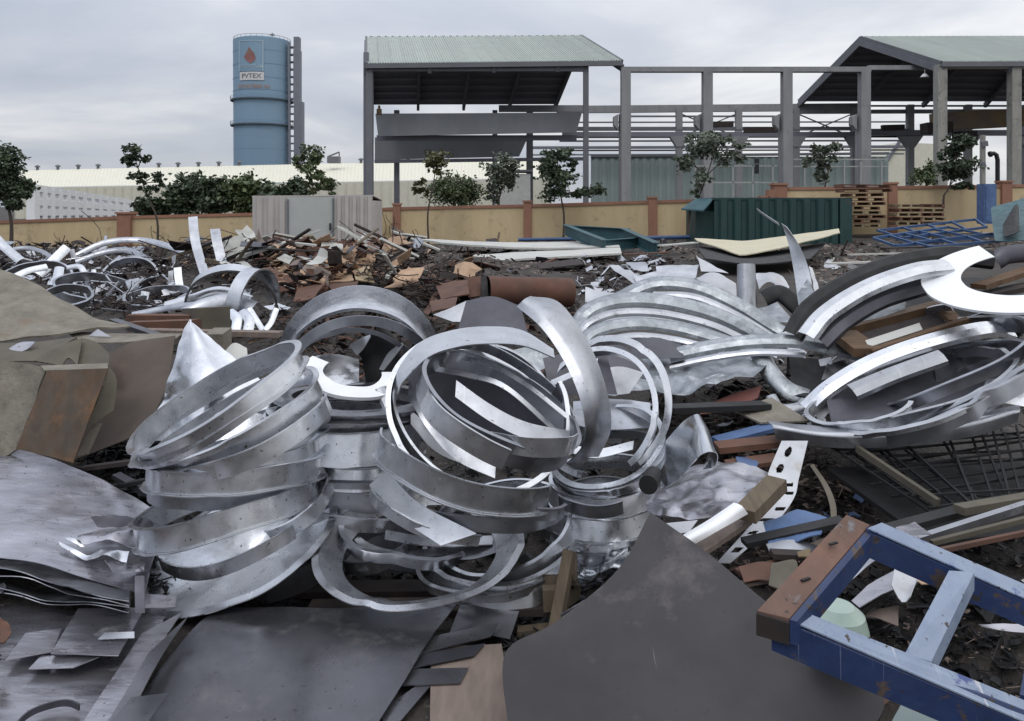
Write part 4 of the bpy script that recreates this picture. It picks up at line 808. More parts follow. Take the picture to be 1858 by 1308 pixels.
# --- stack near the curled sheet
ring('outer rim of the upright round ring beside the tall sweeping strip', 1092, 736, 122, 106, 55, 3.95, .05, -110, 200, lip=.03, m='galv', group=GD)
ring('inner rim nested in the upright round ring', 1080, 744, 114, 98, 55, 3.85, .06, -110, 200, lip=.022, m='galv', group=GD)
ring('tilted ring below the upright round one with pale dished face', 1100, 806, 102, 62, 20, 3.86, .10, lip=.022, m='galv', group=GD)
ring('upper of three level rings near the black pipe end', 1096, 862, 94, 38, 4, 3.85, .085, lip=.014, flare=-.03, m='galv', group=GD)
ring('middle of three level rings near the black pipe end', 1092, 904, 90, 36, 2, 3.82, .09, lip=.014, flare=-.03, m='galv', group=GD)
ring('lowest level ring of the stack touching the dark steel sheet', 1092, 944, 88, 36, 3, 3.8, .10, lip=.016, flare=-.03, m='galv', group=GD)
ring('short ring piece with open end set against the level rings', 1085, 880, 78, 34, 4, 3.62, .055, 200, 300, lip=.004, m='galvd', group=GD)
for lab, a_, kw in (
    ('slim ring under the tilted pale faced ring', (1102, 832, 99, 50, 12, 3.84, .04), dict(lip=.012)),
    ('narrow ring at the very base beneath the lowest level ring', (1086, 968, 84, 34, 3, 3.76, .06), dict(lip=.012, m='galvd'))):
    ring(lab, *a_, group=GD, **kw)
mb = MB(); mb.tube([P(1186, 862, 3.5), P(1176, 880, 3.35)], .04, 14); tag(emit('pipe_end', mb, 'black'), 'short black pipe end poking out beside the level rings', 'pipe')
# --- sheets around the centre
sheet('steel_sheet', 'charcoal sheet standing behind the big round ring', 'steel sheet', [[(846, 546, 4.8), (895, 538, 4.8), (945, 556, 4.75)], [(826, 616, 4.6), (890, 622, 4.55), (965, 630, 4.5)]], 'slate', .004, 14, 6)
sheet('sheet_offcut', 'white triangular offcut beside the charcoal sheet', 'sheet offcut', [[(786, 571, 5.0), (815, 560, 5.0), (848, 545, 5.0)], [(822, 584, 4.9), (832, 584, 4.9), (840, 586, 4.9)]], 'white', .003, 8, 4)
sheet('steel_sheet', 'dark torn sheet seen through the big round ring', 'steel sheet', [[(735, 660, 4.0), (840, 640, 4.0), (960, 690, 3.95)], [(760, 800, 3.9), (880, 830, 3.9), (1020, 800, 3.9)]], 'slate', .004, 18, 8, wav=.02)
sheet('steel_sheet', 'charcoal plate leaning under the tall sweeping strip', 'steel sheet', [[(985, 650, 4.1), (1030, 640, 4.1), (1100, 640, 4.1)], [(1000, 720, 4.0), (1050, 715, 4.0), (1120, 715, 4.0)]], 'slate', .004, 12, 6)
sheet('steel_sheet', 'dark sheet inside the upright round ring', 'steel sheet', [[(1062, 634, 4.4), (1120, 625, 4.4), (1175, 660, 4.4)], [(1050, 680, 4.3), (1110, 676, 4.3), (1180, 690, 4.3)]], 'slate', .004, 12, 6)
sheet('sheet_offcut', 'white folded offcut inside the upright round ring', 'sheet offcut', [[(1086, 672, 4.2), (1125, 665, 4.2), (1168, 676, 4.2)], [(1098, 714, 4.1), (1120, 716, 4.1), (1142, 714, 4.1)]], 'white', .003, 10, 5)
sheet('sheet_offcut', 'pale grey sheet lying below the white folded offcut', 'sheet offcut', [[(1040, 730, 4.15), (1100, 725, 4.15), (1180, 730, 4.15)], [(1040, 770, 3.95), (1100, 780, 3.95), (1180, 775, 3.95)]], 'galvd', .003, 10, 5, wav=.02)
sheet('sheet_offcut', 'spangled pale offcut behind the crown of the big round ring', 'sheet offcut', [[(915, 640, 4.3), (960, 630, 4.3), (1000, 645, 4.3)], [(930, 675, 4.2), (960, 680, 4.2), (990, 668, 4.2)]], 'spangle', .003, 10, 5)
sheet('bright_sheet', 'crumpled bright sheet lying deep under the big round ring', 'bright sheet', [[(745, 745, 3.85), (800, 785, 3.8), (895, 835, 3.75)], [(745, 770, 3.78), (800, 822, 3.73), (880, 846, 3.7)]], 'white', .003, 14, 6, wav=.03)
sheet('bright_sheet', 'shiny sheet behind the flat white sickle flange', 'bright sheet', [[(548, 650, 4.35), (600, 640, 4.35), (652, 650, 4.35)], [(560, 690, 4.2), (610, 700, 4.2), (650, 690, 4.2)]], 'alu', .003, 12, 6, wav=.02)
# bright cone
sheet('bright_sheet', 'bright pointed sheet metal cone rising behind the topmost tilted ring', 'bright sheet', [[(342, 578, 4.3), (313, 664, 4.17), (284, 750, 4.05), (268, 800, 3.98)], [(345, 579, 4.29), (368, 664, 4.06), (392, 750, 3.9), (404, 800, 3.82)], [(348, 580, 4.3), (420, 645, 4.22), (490, 708, 4.12), (530, 745, 4.05)]], 'alu', .003, 30, 20, lin=True, mlin=False, wav=.022, wsc=7)
sheet('sheet_offcut', 'rounded pale offcut peeping out between cone and upright arches', 'sheet offcut', [[(406, 640, 4.6), (425, 622, 4.6), (448, 632, 4.6)], [(400, 665, 4.5), (425, 660, 4.5), (450, 655, 4.5)]], 'pale', .003, 8, 5)
# --- floor sheets
sheet('steel_plate', 'large smooth grey steel plate lying flat before the ring stacks', 'steel plate', [[(400, 1104, Gz(1104, .05)), (600, 1099, Gz(1099, .06)), (828, 1100, Gz(1100, .05))], [(335, 1160, Gz(1160, .05)), (560, 1160, Gz(1160, .065)), (785, 1160, Gz(1160, .05))], [(200, 1330, Gz(1330, .05)), (450, 1330, Gz(1330, .05)), (672, 1330, Gz(1330, .05))]], 'floor', .004, 30, 18, wav=.02, wsc=1.9)
sheet('steel_plate', 'narrow grey strip plate sticking out beneath the large smooth plate', 'steel plate', [[(835, 1098, 3.32), (890, 1094, 3.34), (945, 1100, 3.33)], [(815, 1150, 3.15), (870, 1150, 3.16), (925, 1160, 3.13)]], 'floor', .003, 8, 4)
for i, (pts_, lab) in enumerate(((((760, 1160), (905, 1130), (890, 1155), (745, 1190)), 'upper grey offcut strip between the smooth plate and the brown board'), (((745, 1190), (880, 1168), (860, 1190), (735, 1215)), 'dark grey offcut strip over the head of the brown board'), (((720, 1215), (850, 1212), (835, 1240), (710, 1245)), 'third grey offcut strip fanned over the brown board'), (((690, 1290), (770, 1235), (785, 1240), (700, 1340)), 'slanting grey strip along the edge of the smooth plate'))):
    z_ = .045 - .006 * i; pp_ = [(a, b, Gz(b, z_)) for a, b in pts_]
    sheet('sheet_strip', lab, 'sheet strip', [pp_[:2], [pp_[3], pp_[2]]], 'floor' if i != 1 else 'slate', .004, 8, 4, lin=True)
sheet('board', 'faded brown plywood board lying between the two big steel plates', 'board', [[(782, 1180, Gz(1180, .02)), (910, 1172, Gz(1172, .02))], [(780, 1330, Gz(1330, .015)), (935, 1330, Gz(1330, .015))]], 'plywood', .018, 10, 8, lin=True)
sheet('steel_sheet', 'big dark pointed steel sheet leaning up at the front', 'steel sheet', [[(1180, 930, 3.05), (1120, 1038, 2.86), (1010, 1128, 2.74), (918, 1190, 2.68), (925, 1345, 2.36)], [(1182, 931, 3.05), (1200, 1030, 2.84), (1180, 1130, 2.66), (1200, 1220, 2.48), (1210, 1345, 2.27)], [(1184, 932, 3.05), (1290, 1010, 2.83), (1396, 1098, 2.62), (1592, 1250, 2.3), (1575, 1345, 2.16)]], 'dark', .006, 34, 20, wav=.022, wsc=1.8)
# --- pale sheets on the left
sheet('steel_sheet', 'wide matte lilac sheet with crinkled edge beside the ring stack', 'steel sheet', [[(-90, 798, 4.1), (40, 815, 4.0), (180, 868, 3.85), (292, 935, 3.7)], [(-90, 880, 3.75), (40, 895, 3.7), (160, 935, 3.6), (285, 985, 3.45)], [(-90, 1002, 3.3), (50, 1016, 3.28), (140, 1046, 3.24), (262, 1078, 3.2)]], 'lilac', .003, 40, 30, wav=.014, wsc=3.2)
for i, (v0, v1, z_, dr_) in enumerate(((1018, 1082, .26, 0), (1030, 1090, .225, 1), (1054, 1096, .18, 0), (1066, 1102, .15, 1))):
    sheet('sheet_edge', ('uppermost', 'second', 'third', 'lowest')[i] + ' curled sheet edge of the layered stack under the lilac sheet', 'sheet edge', [[(-90, v0 - 6, Gz(v0, z_) + .3), (60, v0 - 2, Gz(v0, z_) + .4), (240, v1 - 30, Gz(v1, z_) + .45)], [(-90, v0 + 8, Gz(v0, z_) - .02), (20, v0 + 14, Gz(v0, z_) - .05), (90, v0 + 34, Gz(v0, z_) - .08), (170, v1 - 4, Gz(v1, z_) - .02), (235, v1 + 6, Gz(v1, z_))]], 'lilac' if dr_ else 'galvd', .003, 24, 6, wav=.02, wsc=2.5, group='layered sheet edges')
Q = lambda u, v, z: (u, v, Gz(v, z))
sheet('steel_sheet', 'pale speckled sheet spread flat in the near corner', 'steel sheet', [[Q(-90, 1085, .07), Q(60, 1100, .07), Q(300, 1120, .06)], [Q(-90, 1345, .06), Q(60, 1345, .06), Q(190, 1345, .05)]], 'lilac', .003, 26, 20, wav=.015, wsc=3)
sheet('steel_plate', 'square cut grey plate lying on the speckled sheet', 'steel plate', [[Q(142, 1104, .125), Q(262, 1104, .125)], [Q(92, 1186, .12), Q(215, 1188, .12)]], 'lilac', .004, 12, 8, lin=True, wav=.006)
sheet('sheet_strip', 'thin offcut with dark gap above the square cut plate', 'sheet strip', [[Q(190, 1148, .145), Q(244, 1146, .15)], [Q(178, 1160, .135), Q(244, 1158, .135)]], 'galvd', .003, 6, 3, lin=True)
sheet('sheet_strip', 'flat pale offcut poking out under the square cut plate', 'sheet strip', [[Q(75, 1190, .10), Q(180, 1192, .10)], [Q(52, 1214, .095), Q(134, 1211, .095)]], 'lilac', .004, 8, 4, lin=True)
sheet('steel_sheet', 'speckled grey strip running along the smooth plate', 'steel sheet', [[Q(258, 1150, .095), Q(205, 1230, .09), Q(130, 1345, .085)], [Q(330, 1112, .10), Q(262, 1215, .095), Q(185, 1345, .09)]], 'lilac', .004, 20, 6, wav=.006)
sheet('steel_sheet', 'narrow dark edged strip overlapping the smooth plate', 'steel sheet', [[Q(270, 1185, .115), Q(235, 1245, .11), Q(175, 1345, .105)], [Q(342, 1118, .12), Q(285, 1205, .115), Q(215, 1345, .11)]], 'floor', .004, 18, 5)
sheet('sheet_offcut', 'charcoal rectangle offcut lying over the speckled strip', 'sheet offcut', [[Q(238, 1266, .13), Q(306, 1258, .13)], [Q(170, 1345, .13), Q(245, 1345, .13)]], 'floor', .004, 8, 6, lin=True)
sheet('sheet_offcut', 'grey torn offcut at the edge of the pale speckled sheet', 'sheet offcut', [[Q(46, 1150, .11), Q(112, 1140, .11)], [Q(10, 1200, .105), Q(95, 1185, .105)]], 'lilac', .003, 8, 5, wav=.01)
ring('small dark curled strip loop lying on the speckled sheet', 90, 1300, 52, 24, 14, 2.5, .02, 20, 300, lip=0, m='slate', group='loose loops', name='strip_loop', cat='strip loop', th=.006)
sheet('sheet_strip', 'small upright strip standing by the open dished ring', 'sheet strip', [[(245, 1045, 3.0), (245, 1080, 3.0), (246, 1112, 3.0)], [(262, 1045, 3.0), (262, 1080, 3.0), (263, 1112, 3.0)]], 'lilac', .004, 6, 3, lin=True)
sheet('sheet_offcut', 'small square offcut under the rim of the dished ring', 'sheet offcut', [[Q(262, 1078, .14), Q(320, 1082, .14)], [Q(262, 1104, .12), Q(318, 1102, .12)]], 'lilac', .004, 6, 3, lin=True)
sheet('rag', 'orange brown scrap of rag at the sheet edge in the near corner', 'rag', [[(-20, 1118, 2.86), (4, 1122, 2.87), (18, 1132, 2.84)], [(-20, 1140, 2.78), (2, 1144, 2.79), (20, 1146, 2.78)], [(-20, 1160, 2.72), (0, 1166, 2.72), (10, 1162, 2.73)]], 'rust', .006, 10, 8, wav=.02, wsc=14)
# --- boards and panels at the left
GP = 'weathered boards leaning in a heap'
sheet('board', 'large dusty grey board with torn pointed end on top of the heap', 'board', [[(-90, 488, 5.7), (0, 494, 5.6), (40, 505, 5.55), (78, 522, 5.45), (120, 552, 5.35), (170, 576, 5.25), (232, 588, 5.15)], [(-90, 550, 5.2), (0, 555, 5.15), (60, 565, 5.1), (110, 575, 5.1), (150, 585, 5.1), (190, 590, 5.1), (234, 590, 5.12)], [(-90, 618, 4.75), (0, 616, 4.75), (60, 612, 4.75), (110, 606, 4.8), (150, 600, 4.9), (190, 595, 5.0), (236, 592, 5.1)]], 'board', .012, 30, 14, wav=.03, wsc=2.5, group=GP)
sheet('board', 'pale crumbly board at the edge below the dusty grey board', 'board', [[(-90, 650, 4.2), (30, 657, 4.15), (86, 668, 4.1)], [(-90, 830, 3.95), (0, 830, 3.95), (34, 815, 3.95)]], 'board', .014, 16, 14, wav=.03, wsc=4, group=GP)
sheet('steel_plate', 'rust streaked steel plate leaning against the weathered boards', 'steel plate', [[(86, 674, 3.98), (140, 671, 3.98), (196, 668, 3.98)], [(28, 814, 3.8), (80, 826, 3.8), (134, 840, 3.8)]], 'rustplate', .006, 14, 14, wav=.012)
sheet('board_edge', 'pale narrow flange along the top of the rust streaked plate', 'metal flange', [[(74, 664, 4.1), (195, 660, 4.1)], [(80, 673, 4.0), (196, 669, 4.0)]], 'board', .006, 6, 3, lin=True)
sheet('board', 'wide brown weathered sheet leaning behind the rust streaked plate', 'board', [[(186, 650, 4.5), (240, 622, 4.55), (318, 609, 4.55)], [(170, 740, 4.25), (235, 715, 4.3), (302, 700, 4.3)], [(128, 838, 4.05), (200, 812, 4.05), (266, 782, 4.05)]], 'brownsheet', .005, 18, 16, wav=.015, group=GP)
sheet('board', 'tan folded panel with dark seam next to the rust streaked plate', 'board', [[(62, 655, 4.25), (105, 630, 4.3), (150, 614, 4.35)], [(112, 664, 4.15), (125, 650, 4.18), (140, 664, 4.15)]], 'tan', .008, 10, 6, group=GP)
sheet('board', 'tan curved panel behind the top of the rust streaked plate', 'board', [[(152, 614, 4.4), (175, 622, 4.38), (197, 642, 4.35)], [(138, 664, 4.2), (165, 664, 4.2), (198, 664, 4.2)]], 'tan', .008, 10, 6, group=GP)
sheet('board', 'olive triangular board wedged beside the rust streaked plate', 'board', [[(196, 664, 4.06), (212, 690, 4.05), (206, 745, 4.0)], [(188, 700, 3.99), (170, 740, 3.96), (152, 780, 3.93)]], 'tan', .01, 10, 6, group=GP)
sheet('board', 'short tan board lower down between plate and brown sheet', 'board', [[(170, 770, 3.98), (185, 768, 3.98)], [(140, 828, 3.9), (160, 824, 3.9)]], 'board', .008, 6, 4, lin=True, group=GP)
sheet('board', 'grey panel under the lip of the dusty grey board', 'board', [[(-90, 625, 4.6), (50, 622, 4.6), (140, 612, 4.65)], [(-90, 660, 4.3), (30, 656, 4.3), (66, 656, 4.3)]], 'tan', .008, 12, 5, group=GP)
sheet('board', 'long pale panel under the brown sheet at the back of the heap', 'board', [[(120, 602, 5.0), (220, 606, 5.0), (330, 606, 4.95)], [(150, 622, 4.75), (220, 622, 4.75), (320, 614, 4.75)]], 'board', .008, 12, 4, group=GP)
sheet('sheet_offcut', 'small white torn triangle under the dusty grey board', 'sheet offcut', [[(160, 610, 4.9), (178, 597, 4.9)], [(200, 611, 4.85), (202, 611, 4.85)]], 'white', .003, 5, 3, lin=True)
sheet('sheet_offcut', 'pale leaf shaped offcut under the dusty grey board', 'sheet offcut', [[(5, 640, 4.5), (35, 622, 4.5), (62, 620, 4.5)], [(8, 643, 4.45), (45, 636, 4.45), (64, 622, 4.45)]], 'lilac', .003, 8, 3)
def bar(name, label, cat, p0, p1, w, h, m, group=None):
    mb = MB(); mb.beam(P(*p0), P(*p1), w, h); return tag(emit(name, mb, m), label, cat, group)
bar('metal_bar', 'slate blue bar slanting down behind the weathered boards', 'metal bar', (205, 582, 5.6), (292, 612, 5.1), .06, .03, 'slate')
bar('timber_plank', 'upper red brown plank lying behind the bright cone', 'plank', (236, 576, 6.3), (352, 577, 6.2), .10, .05, 'rust')
bar('timber_plank', 'lower red brown plank lying behind the bright cone', 'plank', (238, 592, 6.0), (358, 588, 5.9), .10, .07, 'rust')
bar('timber_plank', 'long thin plank passing behind the cone towards the upright arches', 'plank', (262, 601, 5.8), (510, 606, 5.7), .10, .035, 'plywood')
bar('box_section', 'dull square box section standing behind the cone tip', 'box section', (388, 582, 6.0), (358, 580, 6.6), .24, .20, 'tan')
bar('box_section', 'small pale block below the long thin plank', 'box section', (388, 625, 5.4), (405, 612, 5.6), .12, .14, 'board')
for i, (u0, v0, u1, v1) in enumerate(((150, 850, 262, 835), (170, 890, 275, 870), (210, 862, 290, 905))):
    bar('metal_bar', ('upper dark bar', 'lower dark bar', 'crossing dark bar')[i] + ' in the black gap beside the ring stack', 'metal bar', (u0, v0, 3.95), (u1, v1, 3.85), .05, .02, ('rustdark', 'black', 'slate')[i])

# --- timber pallet holding the ring stacks
pl = empty('timber_pallet', 'broken timber pallet corner under the ring stacks beside the dark sheet', 'pallet', P(1000, 1110, 3.3))
def pb(nm, p0, p1, w, h, m='wood'): mb = MB(); mb.beam(P(*p0), P(*p1), w, h); return emit(nm, mb, m, pl)
pb('deck_board', (560, 1106, 3.36), (1030, 1098, 3.36), .12, .03, 'rustdark'); pb('deck_board', (300, 1072, 3.75), (1020, 1065, 3.75), .12, .03, 'rustdark')
pb('block', (1000, 1076, 3.34), (1035, 1055, 3.6), .10, .13); pb('leg', (1034, 1000, 3.36), (1006, 1150, 3.2), .045, .05); pb('stringer', (985, 1086, 3.3), (1030, 1084, 3.3), .05, .09)
pb('stringer', (940, 1150, 3.26), (1010, 1142, 3.25), .05, .04); pb('leg', (1042, 1005, 3.5), (1044, 1070, 3.45), .02, .03)
bar('rod', 'thin bright rod lying beside the broken timber pallet', 'rod', (1018, 1117, 3.12), (1092, 1074, 3.2), .008, .012, 'alu')
sheet('bright_sheet', 'crumpled mirror foil between the level rings and the dark sheet', 'bright sheet', [[(1040, 985, 3.75), (1100, 985, 3.7), (1165, 975, 3.65)], [(1035, 1060, 3.4), (1080, 1050, 3.35), (1130, 1020, 3.3)]], 'mirror', .002, 18, 14, wav=.06, wsc=7)

# --- galvanised troughs beyond the centre
GF = 'spangled curved troughs beside the tall strip'
U0 = [(1120, 544, 5.7), (1185, 516, 5.7), (1260, 520, 5.65), (1335, 552, 5.55), (1400, 592, 5.45), (1460, 626, 5.35)]
U1 = [(1046, 602, 5.3), (1066, 566, 5.35), (1120, 546, 5.4), (1200, 547, 5.4), (1290, 568, 5.35), (1360, 600, 5.3), (1400, 626, 5.25)]
U2 = [(1048, 630, 5.1), (1080, 598, 5.15), (1150, 584, 5.2), (1230, 592, 5.2), (1310, 614, 5.1), (1380, 640, 5.0)]
U3 = [(1215, 650, 4.95), (1290, 634, 4.9), (1370, 624, 4.85), (1460, 626, 4.8), (1565, 650, 4.75)]
sh = lambda p, dv, dY, a=0, b=None: [(u, v + dv, Y + dY) for u, v, Y in p[a:b]]
for lab, pth, r_, m_ in (
    ('uppermost spangled curved strip arching beyond the tall sweeping strip', sh(U0, 0, 0), 15, 'spangle'),
    ('thin bright edged strip just under the uppermost spangled one', sh(U0, 20, -.08, 1), 9, 'galvd'),
    ('dull strip showing between the two upper spangled arcs', sh(U0, 34, -.12, 1, 5), 8, 'galvd'),
    ('middle spangled curved strip with glint at its low end', sh(U1, 0, 0), 16, 'spangle'),
    ('slim strip nested below the middle spangled one', sh(U1, 22, -.06, 0, 6), 9, 'galvd'),
    ('dark edged strip under the slim nested one', sh(U1, 36, -.1, 1, 6), 7, 'galvd'),
    ('lower spangled curved strip resting on the crumpled foil sheet', sh(U2, 4, 0), 14, 'spangle'),
    ('lowest slim strip lying on the crumpled foil sheet', sh(U2, 26, -.06, 1), 8, 'galvd'),
    ('long flat curved strip reaching towards the timber crate', sh(U3, -4, 0), 15, 'spangle'),
    ('narrow strip tucked under the long flat one', sh(U3, 16, -.05, 0, 4), 8, 'galvd')):
    arch('curved_strip', lab, 'curved strip', pth, r_, m_, -80, 80, .004, GF, .55, 36, kk=5, rise=.5, smooth=False)
arch('curved_trough', 'bent trough end dropping beside the dark gap', 'curved trough', [(1378, 640, 4.85), (1395, 672, 4.75), (1425, 705, 4.65), (1465, 722, 4.6)], 17, 'spangle', group=GF)
arch('curved_offcut', 'small curled hook of metal under the bent trough end', 'curved offcut', [(1398, 720, 4.6), (1415, 742, 4.5), (1450, 740, 4.5), (1462, 728, 4.55)], 11, 'galvd')
sheet('crumpled_sheet', 'wide crumpled spangled foil sheet under the curved troughs', 'crumpled sheet', [[(1170, 640, 5.1), (1270, 650, 5.0), (1390, 640, 4.95)], [(1100, 690, 4.75), (1230, 690, 4.7), (1385, 672, 4.7)], [(1098, 714, 4.6), (1220, 712, 4.55), (1300, 702, 4.55)]], 'spangle', .002, 28, 18, wav=.05, wsc=6)
sheet('sheet_offcut', 'dark grey plate in the hollow under the lower trough', 'sheet offcut', [[(1140, 620, 5.0), (1190, 612, 5.0), (1240, 628, 5.0)], [(1150, 650, 4.85), (1200, 650, 4.85), (1240, 650, 4.85)]], 'slate', .003, 8, 5)
GS = 'white offcuts heaped behind the curved troughs'
for lab, a_, b_, mm_ in (
    ('long white strip sloping down behind the uppermost trough', [(1105, 482, 6.8), (1122, 480, 6.8)], [(1158, 520, 6.2), (1180, 512, 6.2)], 'white'),
    ('white sheet folded beside the long sloping strip', [(1148, 500, 6.4), (1215, 488, 6.5)], [(1160, 520, 6.2), (1190, 508, 6.2)], 'alu'),
    ('white curled fin standing before the cream sheet', [(1265, 462, 6.9), (1270, 466, 6.9)], [(1272, 492, 6.7), (1322, 496, 6.7)], 'white'),
    ('broad white sheet behind the crown of the uppermost trough', [(1262, 502, 6.3), (1300, 496, 6.3), (1335, 515, 6.2)], [(1290, 520, 6.0), (1315, 528, 6.0), (1340, 545, 5.95)], 'white'),
    ('crinkled white foil piece at the top of the heap', [(1190, 485, 6.8), (1225, 480, 6.8), (1268, 478, 6.8)], [(1195, 512, 6.4), (1230, 506, 6.4), (1262, 505, 6.4)], 'alu'),
    ('grey crumpled piece between the white strip and the foil', [(1135, 476, 7.0), (1170, 474, 7.0)], [(1150, 492, 6.8), (1178, 492, 6.8)], 'galvd'),
    ('flat white plate near the rust red pipe', [(1062, 522, 6.8), (1090, 530, 6.7), (1120, 532, 6.6)], [(1062, 548, 6.4), (1085, 548, 6.4), (1115, 540, 6.4)], 'white'),
    ('white sheet lying beyond the upright channel', [(1370, 498, 6.6), (1400, 494, 6.6), (1432, 520, 6.4)], [(1378, 525, 6.2), (1400, 515, 6.2), (1430, 545, 6.1)], 'white'),
    ('thin white edged strip beside the tall flag shaped strip', [(1468, 482, 5.9), (1475, 484, 5.9)], [(1480, 530, 5.6), (1490, 534, 5.6)], 'white'),
    ('pale bent plate leaning on the tall flag shaped strip', [(1448, 535, 5.6), (1465, 505, 5.7)], [(1452, 570, 5.4), (1482, 542, 5.5)], 'spangle'),
    ('pale offcut below the upright channel', [(1372, 560, 5.7), (1410, 552, 5.7)], [(1395, 585, 5.5), (1450, 592, 5.4)], 'spangle')):
    sheet('sheet_offcut', lab, 'sheet offcut', [a_, b_], mm_, .003, 10, 6, wav=.03, wsc=5, group=GS)
arch('curved_offcut', 'black curled sheet lump among the white offcuts', 'curved offcut', [(1385, 542, 6.0), (1415, 532, 6.0), (1450, 560, 5.9)], 16, 'black')
sheet('steel_channel', 'upright grey channel standing among the white offcuts', 'steel channel', [[(1338, 480, 6.0), (1338, 560, 5.9)], [(1343, 478, 5.9), (1343, 562, 5.8)], [(1366, 478, 5.92), (1370, 560, 5.82)], [(1370, 480, 6.0), (1374, 558, 5.9)]], 'galvd', .004, 10, 4, lin=True)
sheet('curved_strip', 'tall flag shaped grey strip standing before the green container', 'curved strip', [[(1418, 405, 5.9), (1430, 440, 5.85), (1440, 490, 5.8), (1450, 560, 5.7)], [(1428, 412, 5.85), (1450, 445, 5.8), (1468, 490, 5.75), (1478, 545, 5.65)]], 'galv', .003, 20, 4)
sheet('sheet_strip', 'bright slim tip of the tall flag shaped strip pointing up', 'sheet strip', [[(1373, 378, 6.2), (1390, 390, 6.1), (1412, 404, 6.0)], [(1376, 384, 6.2), (1395, 397, 6.1), (1414, 409, 6.0)]], 'white', .003, 8, 3)
# --- strips and arcs on the far side of the pile (towards the dark crate)
arch('curved_strip', 'outer black curved strip sweeping over the timber frame', 'curved strip', [(1438, 610, 4.8), (1470, 560, 4.9), (1545, 510, 5.0), (1630, 478, 5.1), (1725, 464, 5.15), (1800, 470, 5.15)], 19, 'black', group=GH, sq=.8, kk=5, rise=.45, smooth=False)
arch('curved_strip', 'bright curved strip sweeping beneath the black one', 'curved strip', [(1462, 612, 4.6), (1500, 568, 4.7), (1575, 522, 4.8), (1660, 492, 4.85), (1720, 484, 4.9)], 19, 'galv', group=GH, sq=.5, kk=5, rise=.45, smooth=False)
arch('curved_strip', 'dark grey inner strip following the bright sweeping one', 'curved strip', [(1486, 622, 4.65), (1530, 580, 4.75), (1600, 540, 4.85), (1690, 512, 4.95)], 20, 'slate', group=GH, sq=.9, kk=5, rise=.45, smooth=False)
ring('large flat white sheet ring with round hole at the top of the heap', 1848, 498, 160, 64, 4, 4.6, .008, 112, 335, lip=0, m='bright', group='flat cut outs', lipin=.215, wob=.4, name='sheet_ring', cat='sheet ring')
arch('curved_strip', 'black rounded hood above the flat white sheet ring', 'curved strip', [(1805, 474, 5.2), (1830, 462, 5.2), (1900, 458, 5.2), (1960, 466, 5.2)], 16, 'slate', sq=.9)
ring('long narrow oval loop draped over the dark crate', 1668, 672, 206, 70, 23, 4.35, .09, lip=.03, m='galvd', group=GH, wob=1.3)
ring('second oval loop lying just inside the long narrow one', 1660, 700, 192, 58, 20, 4.2, .08, lip=.022, m='galvd', group=GH, wob=1.5)
arch('curved_strip', 'bright rounded strip running through the long oval loop', 'curved strip', [(1462, 742, 4.35), (1510, 700, 4.35), (1590, 655, 4.4), (1690, 620, 4.45), (1790, 598, 4.5), (1832, 605, 4.55)], 20, 'galv', group=GH, sq=.5, taper=(.8, 1.0), nseg=40, kk=5, rise=.45, smooth=False)
arch('curved_strip', 'shaded rounded strip under the bright one in the oval loop', 'curved strip', [(1545, 712, 4.25), (1620, 680, 4.3), (1710, 648, 4.35)], 17, 'galvd', group=GH, sq=.6, kk=5, rise=.45, smooth=False)
sheet('steel_channel', 'long bowed channel along the top of the dark crate', 'steel channel', [[(1392, 764, 4.05), (1500, 775, 4.0), (1620, 773, 4.0), (1750, 752, 4.05), (1848, 734, 4.1)], [(1402, 772, 3.85), (1500, 786, 3.8), (1620, 784, 3.8), (1750, 766, 3.85), (1852, 742, 3.9)], [(1408, 796, 3.86), (1500, 812, 3.81), (1640, 809, 3.81), (1760, 792, 3.86), (1846, 766, 3.92)]], 'galvd', .004, 34, 7, mlin=True, group=GH, wav=.01)
sheet('sheet_offcut', 'pale plate behind the end of the bowed channel', 'sheet offcut', [[(1790, 690, 4.3), (1900, 680, 4.3)], [(1775, 725, 4.15), (1900, 745, 4.15)]], 'galv', .003, 8, 5, wav=.01)
sheet('sheet_offcut', 'dull plate glimpsed through the oval loops', 'sheet offcut', [[(1690, 640, 4.6), (1760, 625, 4.6), (1830, 640, 4.6)], [(1700, 690, 4.4), (1760, 700, 4.4), (1820, 690, 4.4)]], 'slate', .003, 8, 5, wav=.03)
ring('thin crescent strip between the oval loop and the bowed channel', 1640, 722, 150, 44, 14, 4.05, .03, 190, 350, lip=.03, m='galv', group=GH)
# timber frame under the sweeping strips
tf = empty('timber_crate', 'brown timber frame lying under the sweeping curved strips', 'timber frame', P(1620, 620, 4.6))
def tb(nm, p0, p1, w, h, m='woodbrown'): mb = MB(); mb.beam(P(*p0), P(*p1), w, h); return emit(nm, mb, m, tf)
tb('long_rail', (1525, 602, 4.9), (1735, 546, 5.1), .10, .05); tb('long_rail', (1580, 642, 4.5), (1760, 582, 4.7), .05, .05)
tb('end_board', (1530, 606, 4.85), (1575, 640, 4.5), .16, .05, 'woodbrown'); tb('end_board', (1705, 556, 5.05), (1735, 588, 4.72), .08, .05, 'woodbrown'); 
mb = MB(); mb.prism([P(1530, 612, 4.8), P(1725, 560, 5.0), P(1740, 600, 4.6), P(1580, 650, 4.42)], (0, 0, -.03)); emit('back_board', mb, 'rustdark', tf)
sheet('sheet_strip', 'pale grey slat lying in the brown timber frame', 'sheet strip', [[(1570, 618, 4.62), (1668, 586, 4.72)], [(1576, 630, 4.54), (1674, 598, 4.64)]], 'pale', .004, 8, 3, lin=True)
sheet('steel_sheet', 'grey printed sheet above the brown timber frame', 'steel sheet', [[(1545, 575, 5.0), (1600, 545, 5.05), (1645, 525, 5.1)], [(1532, 600, 4.92), (1590, 580, 4.95), (1642, 560, 5.0)]], 'spangle', .003, 10, 5)
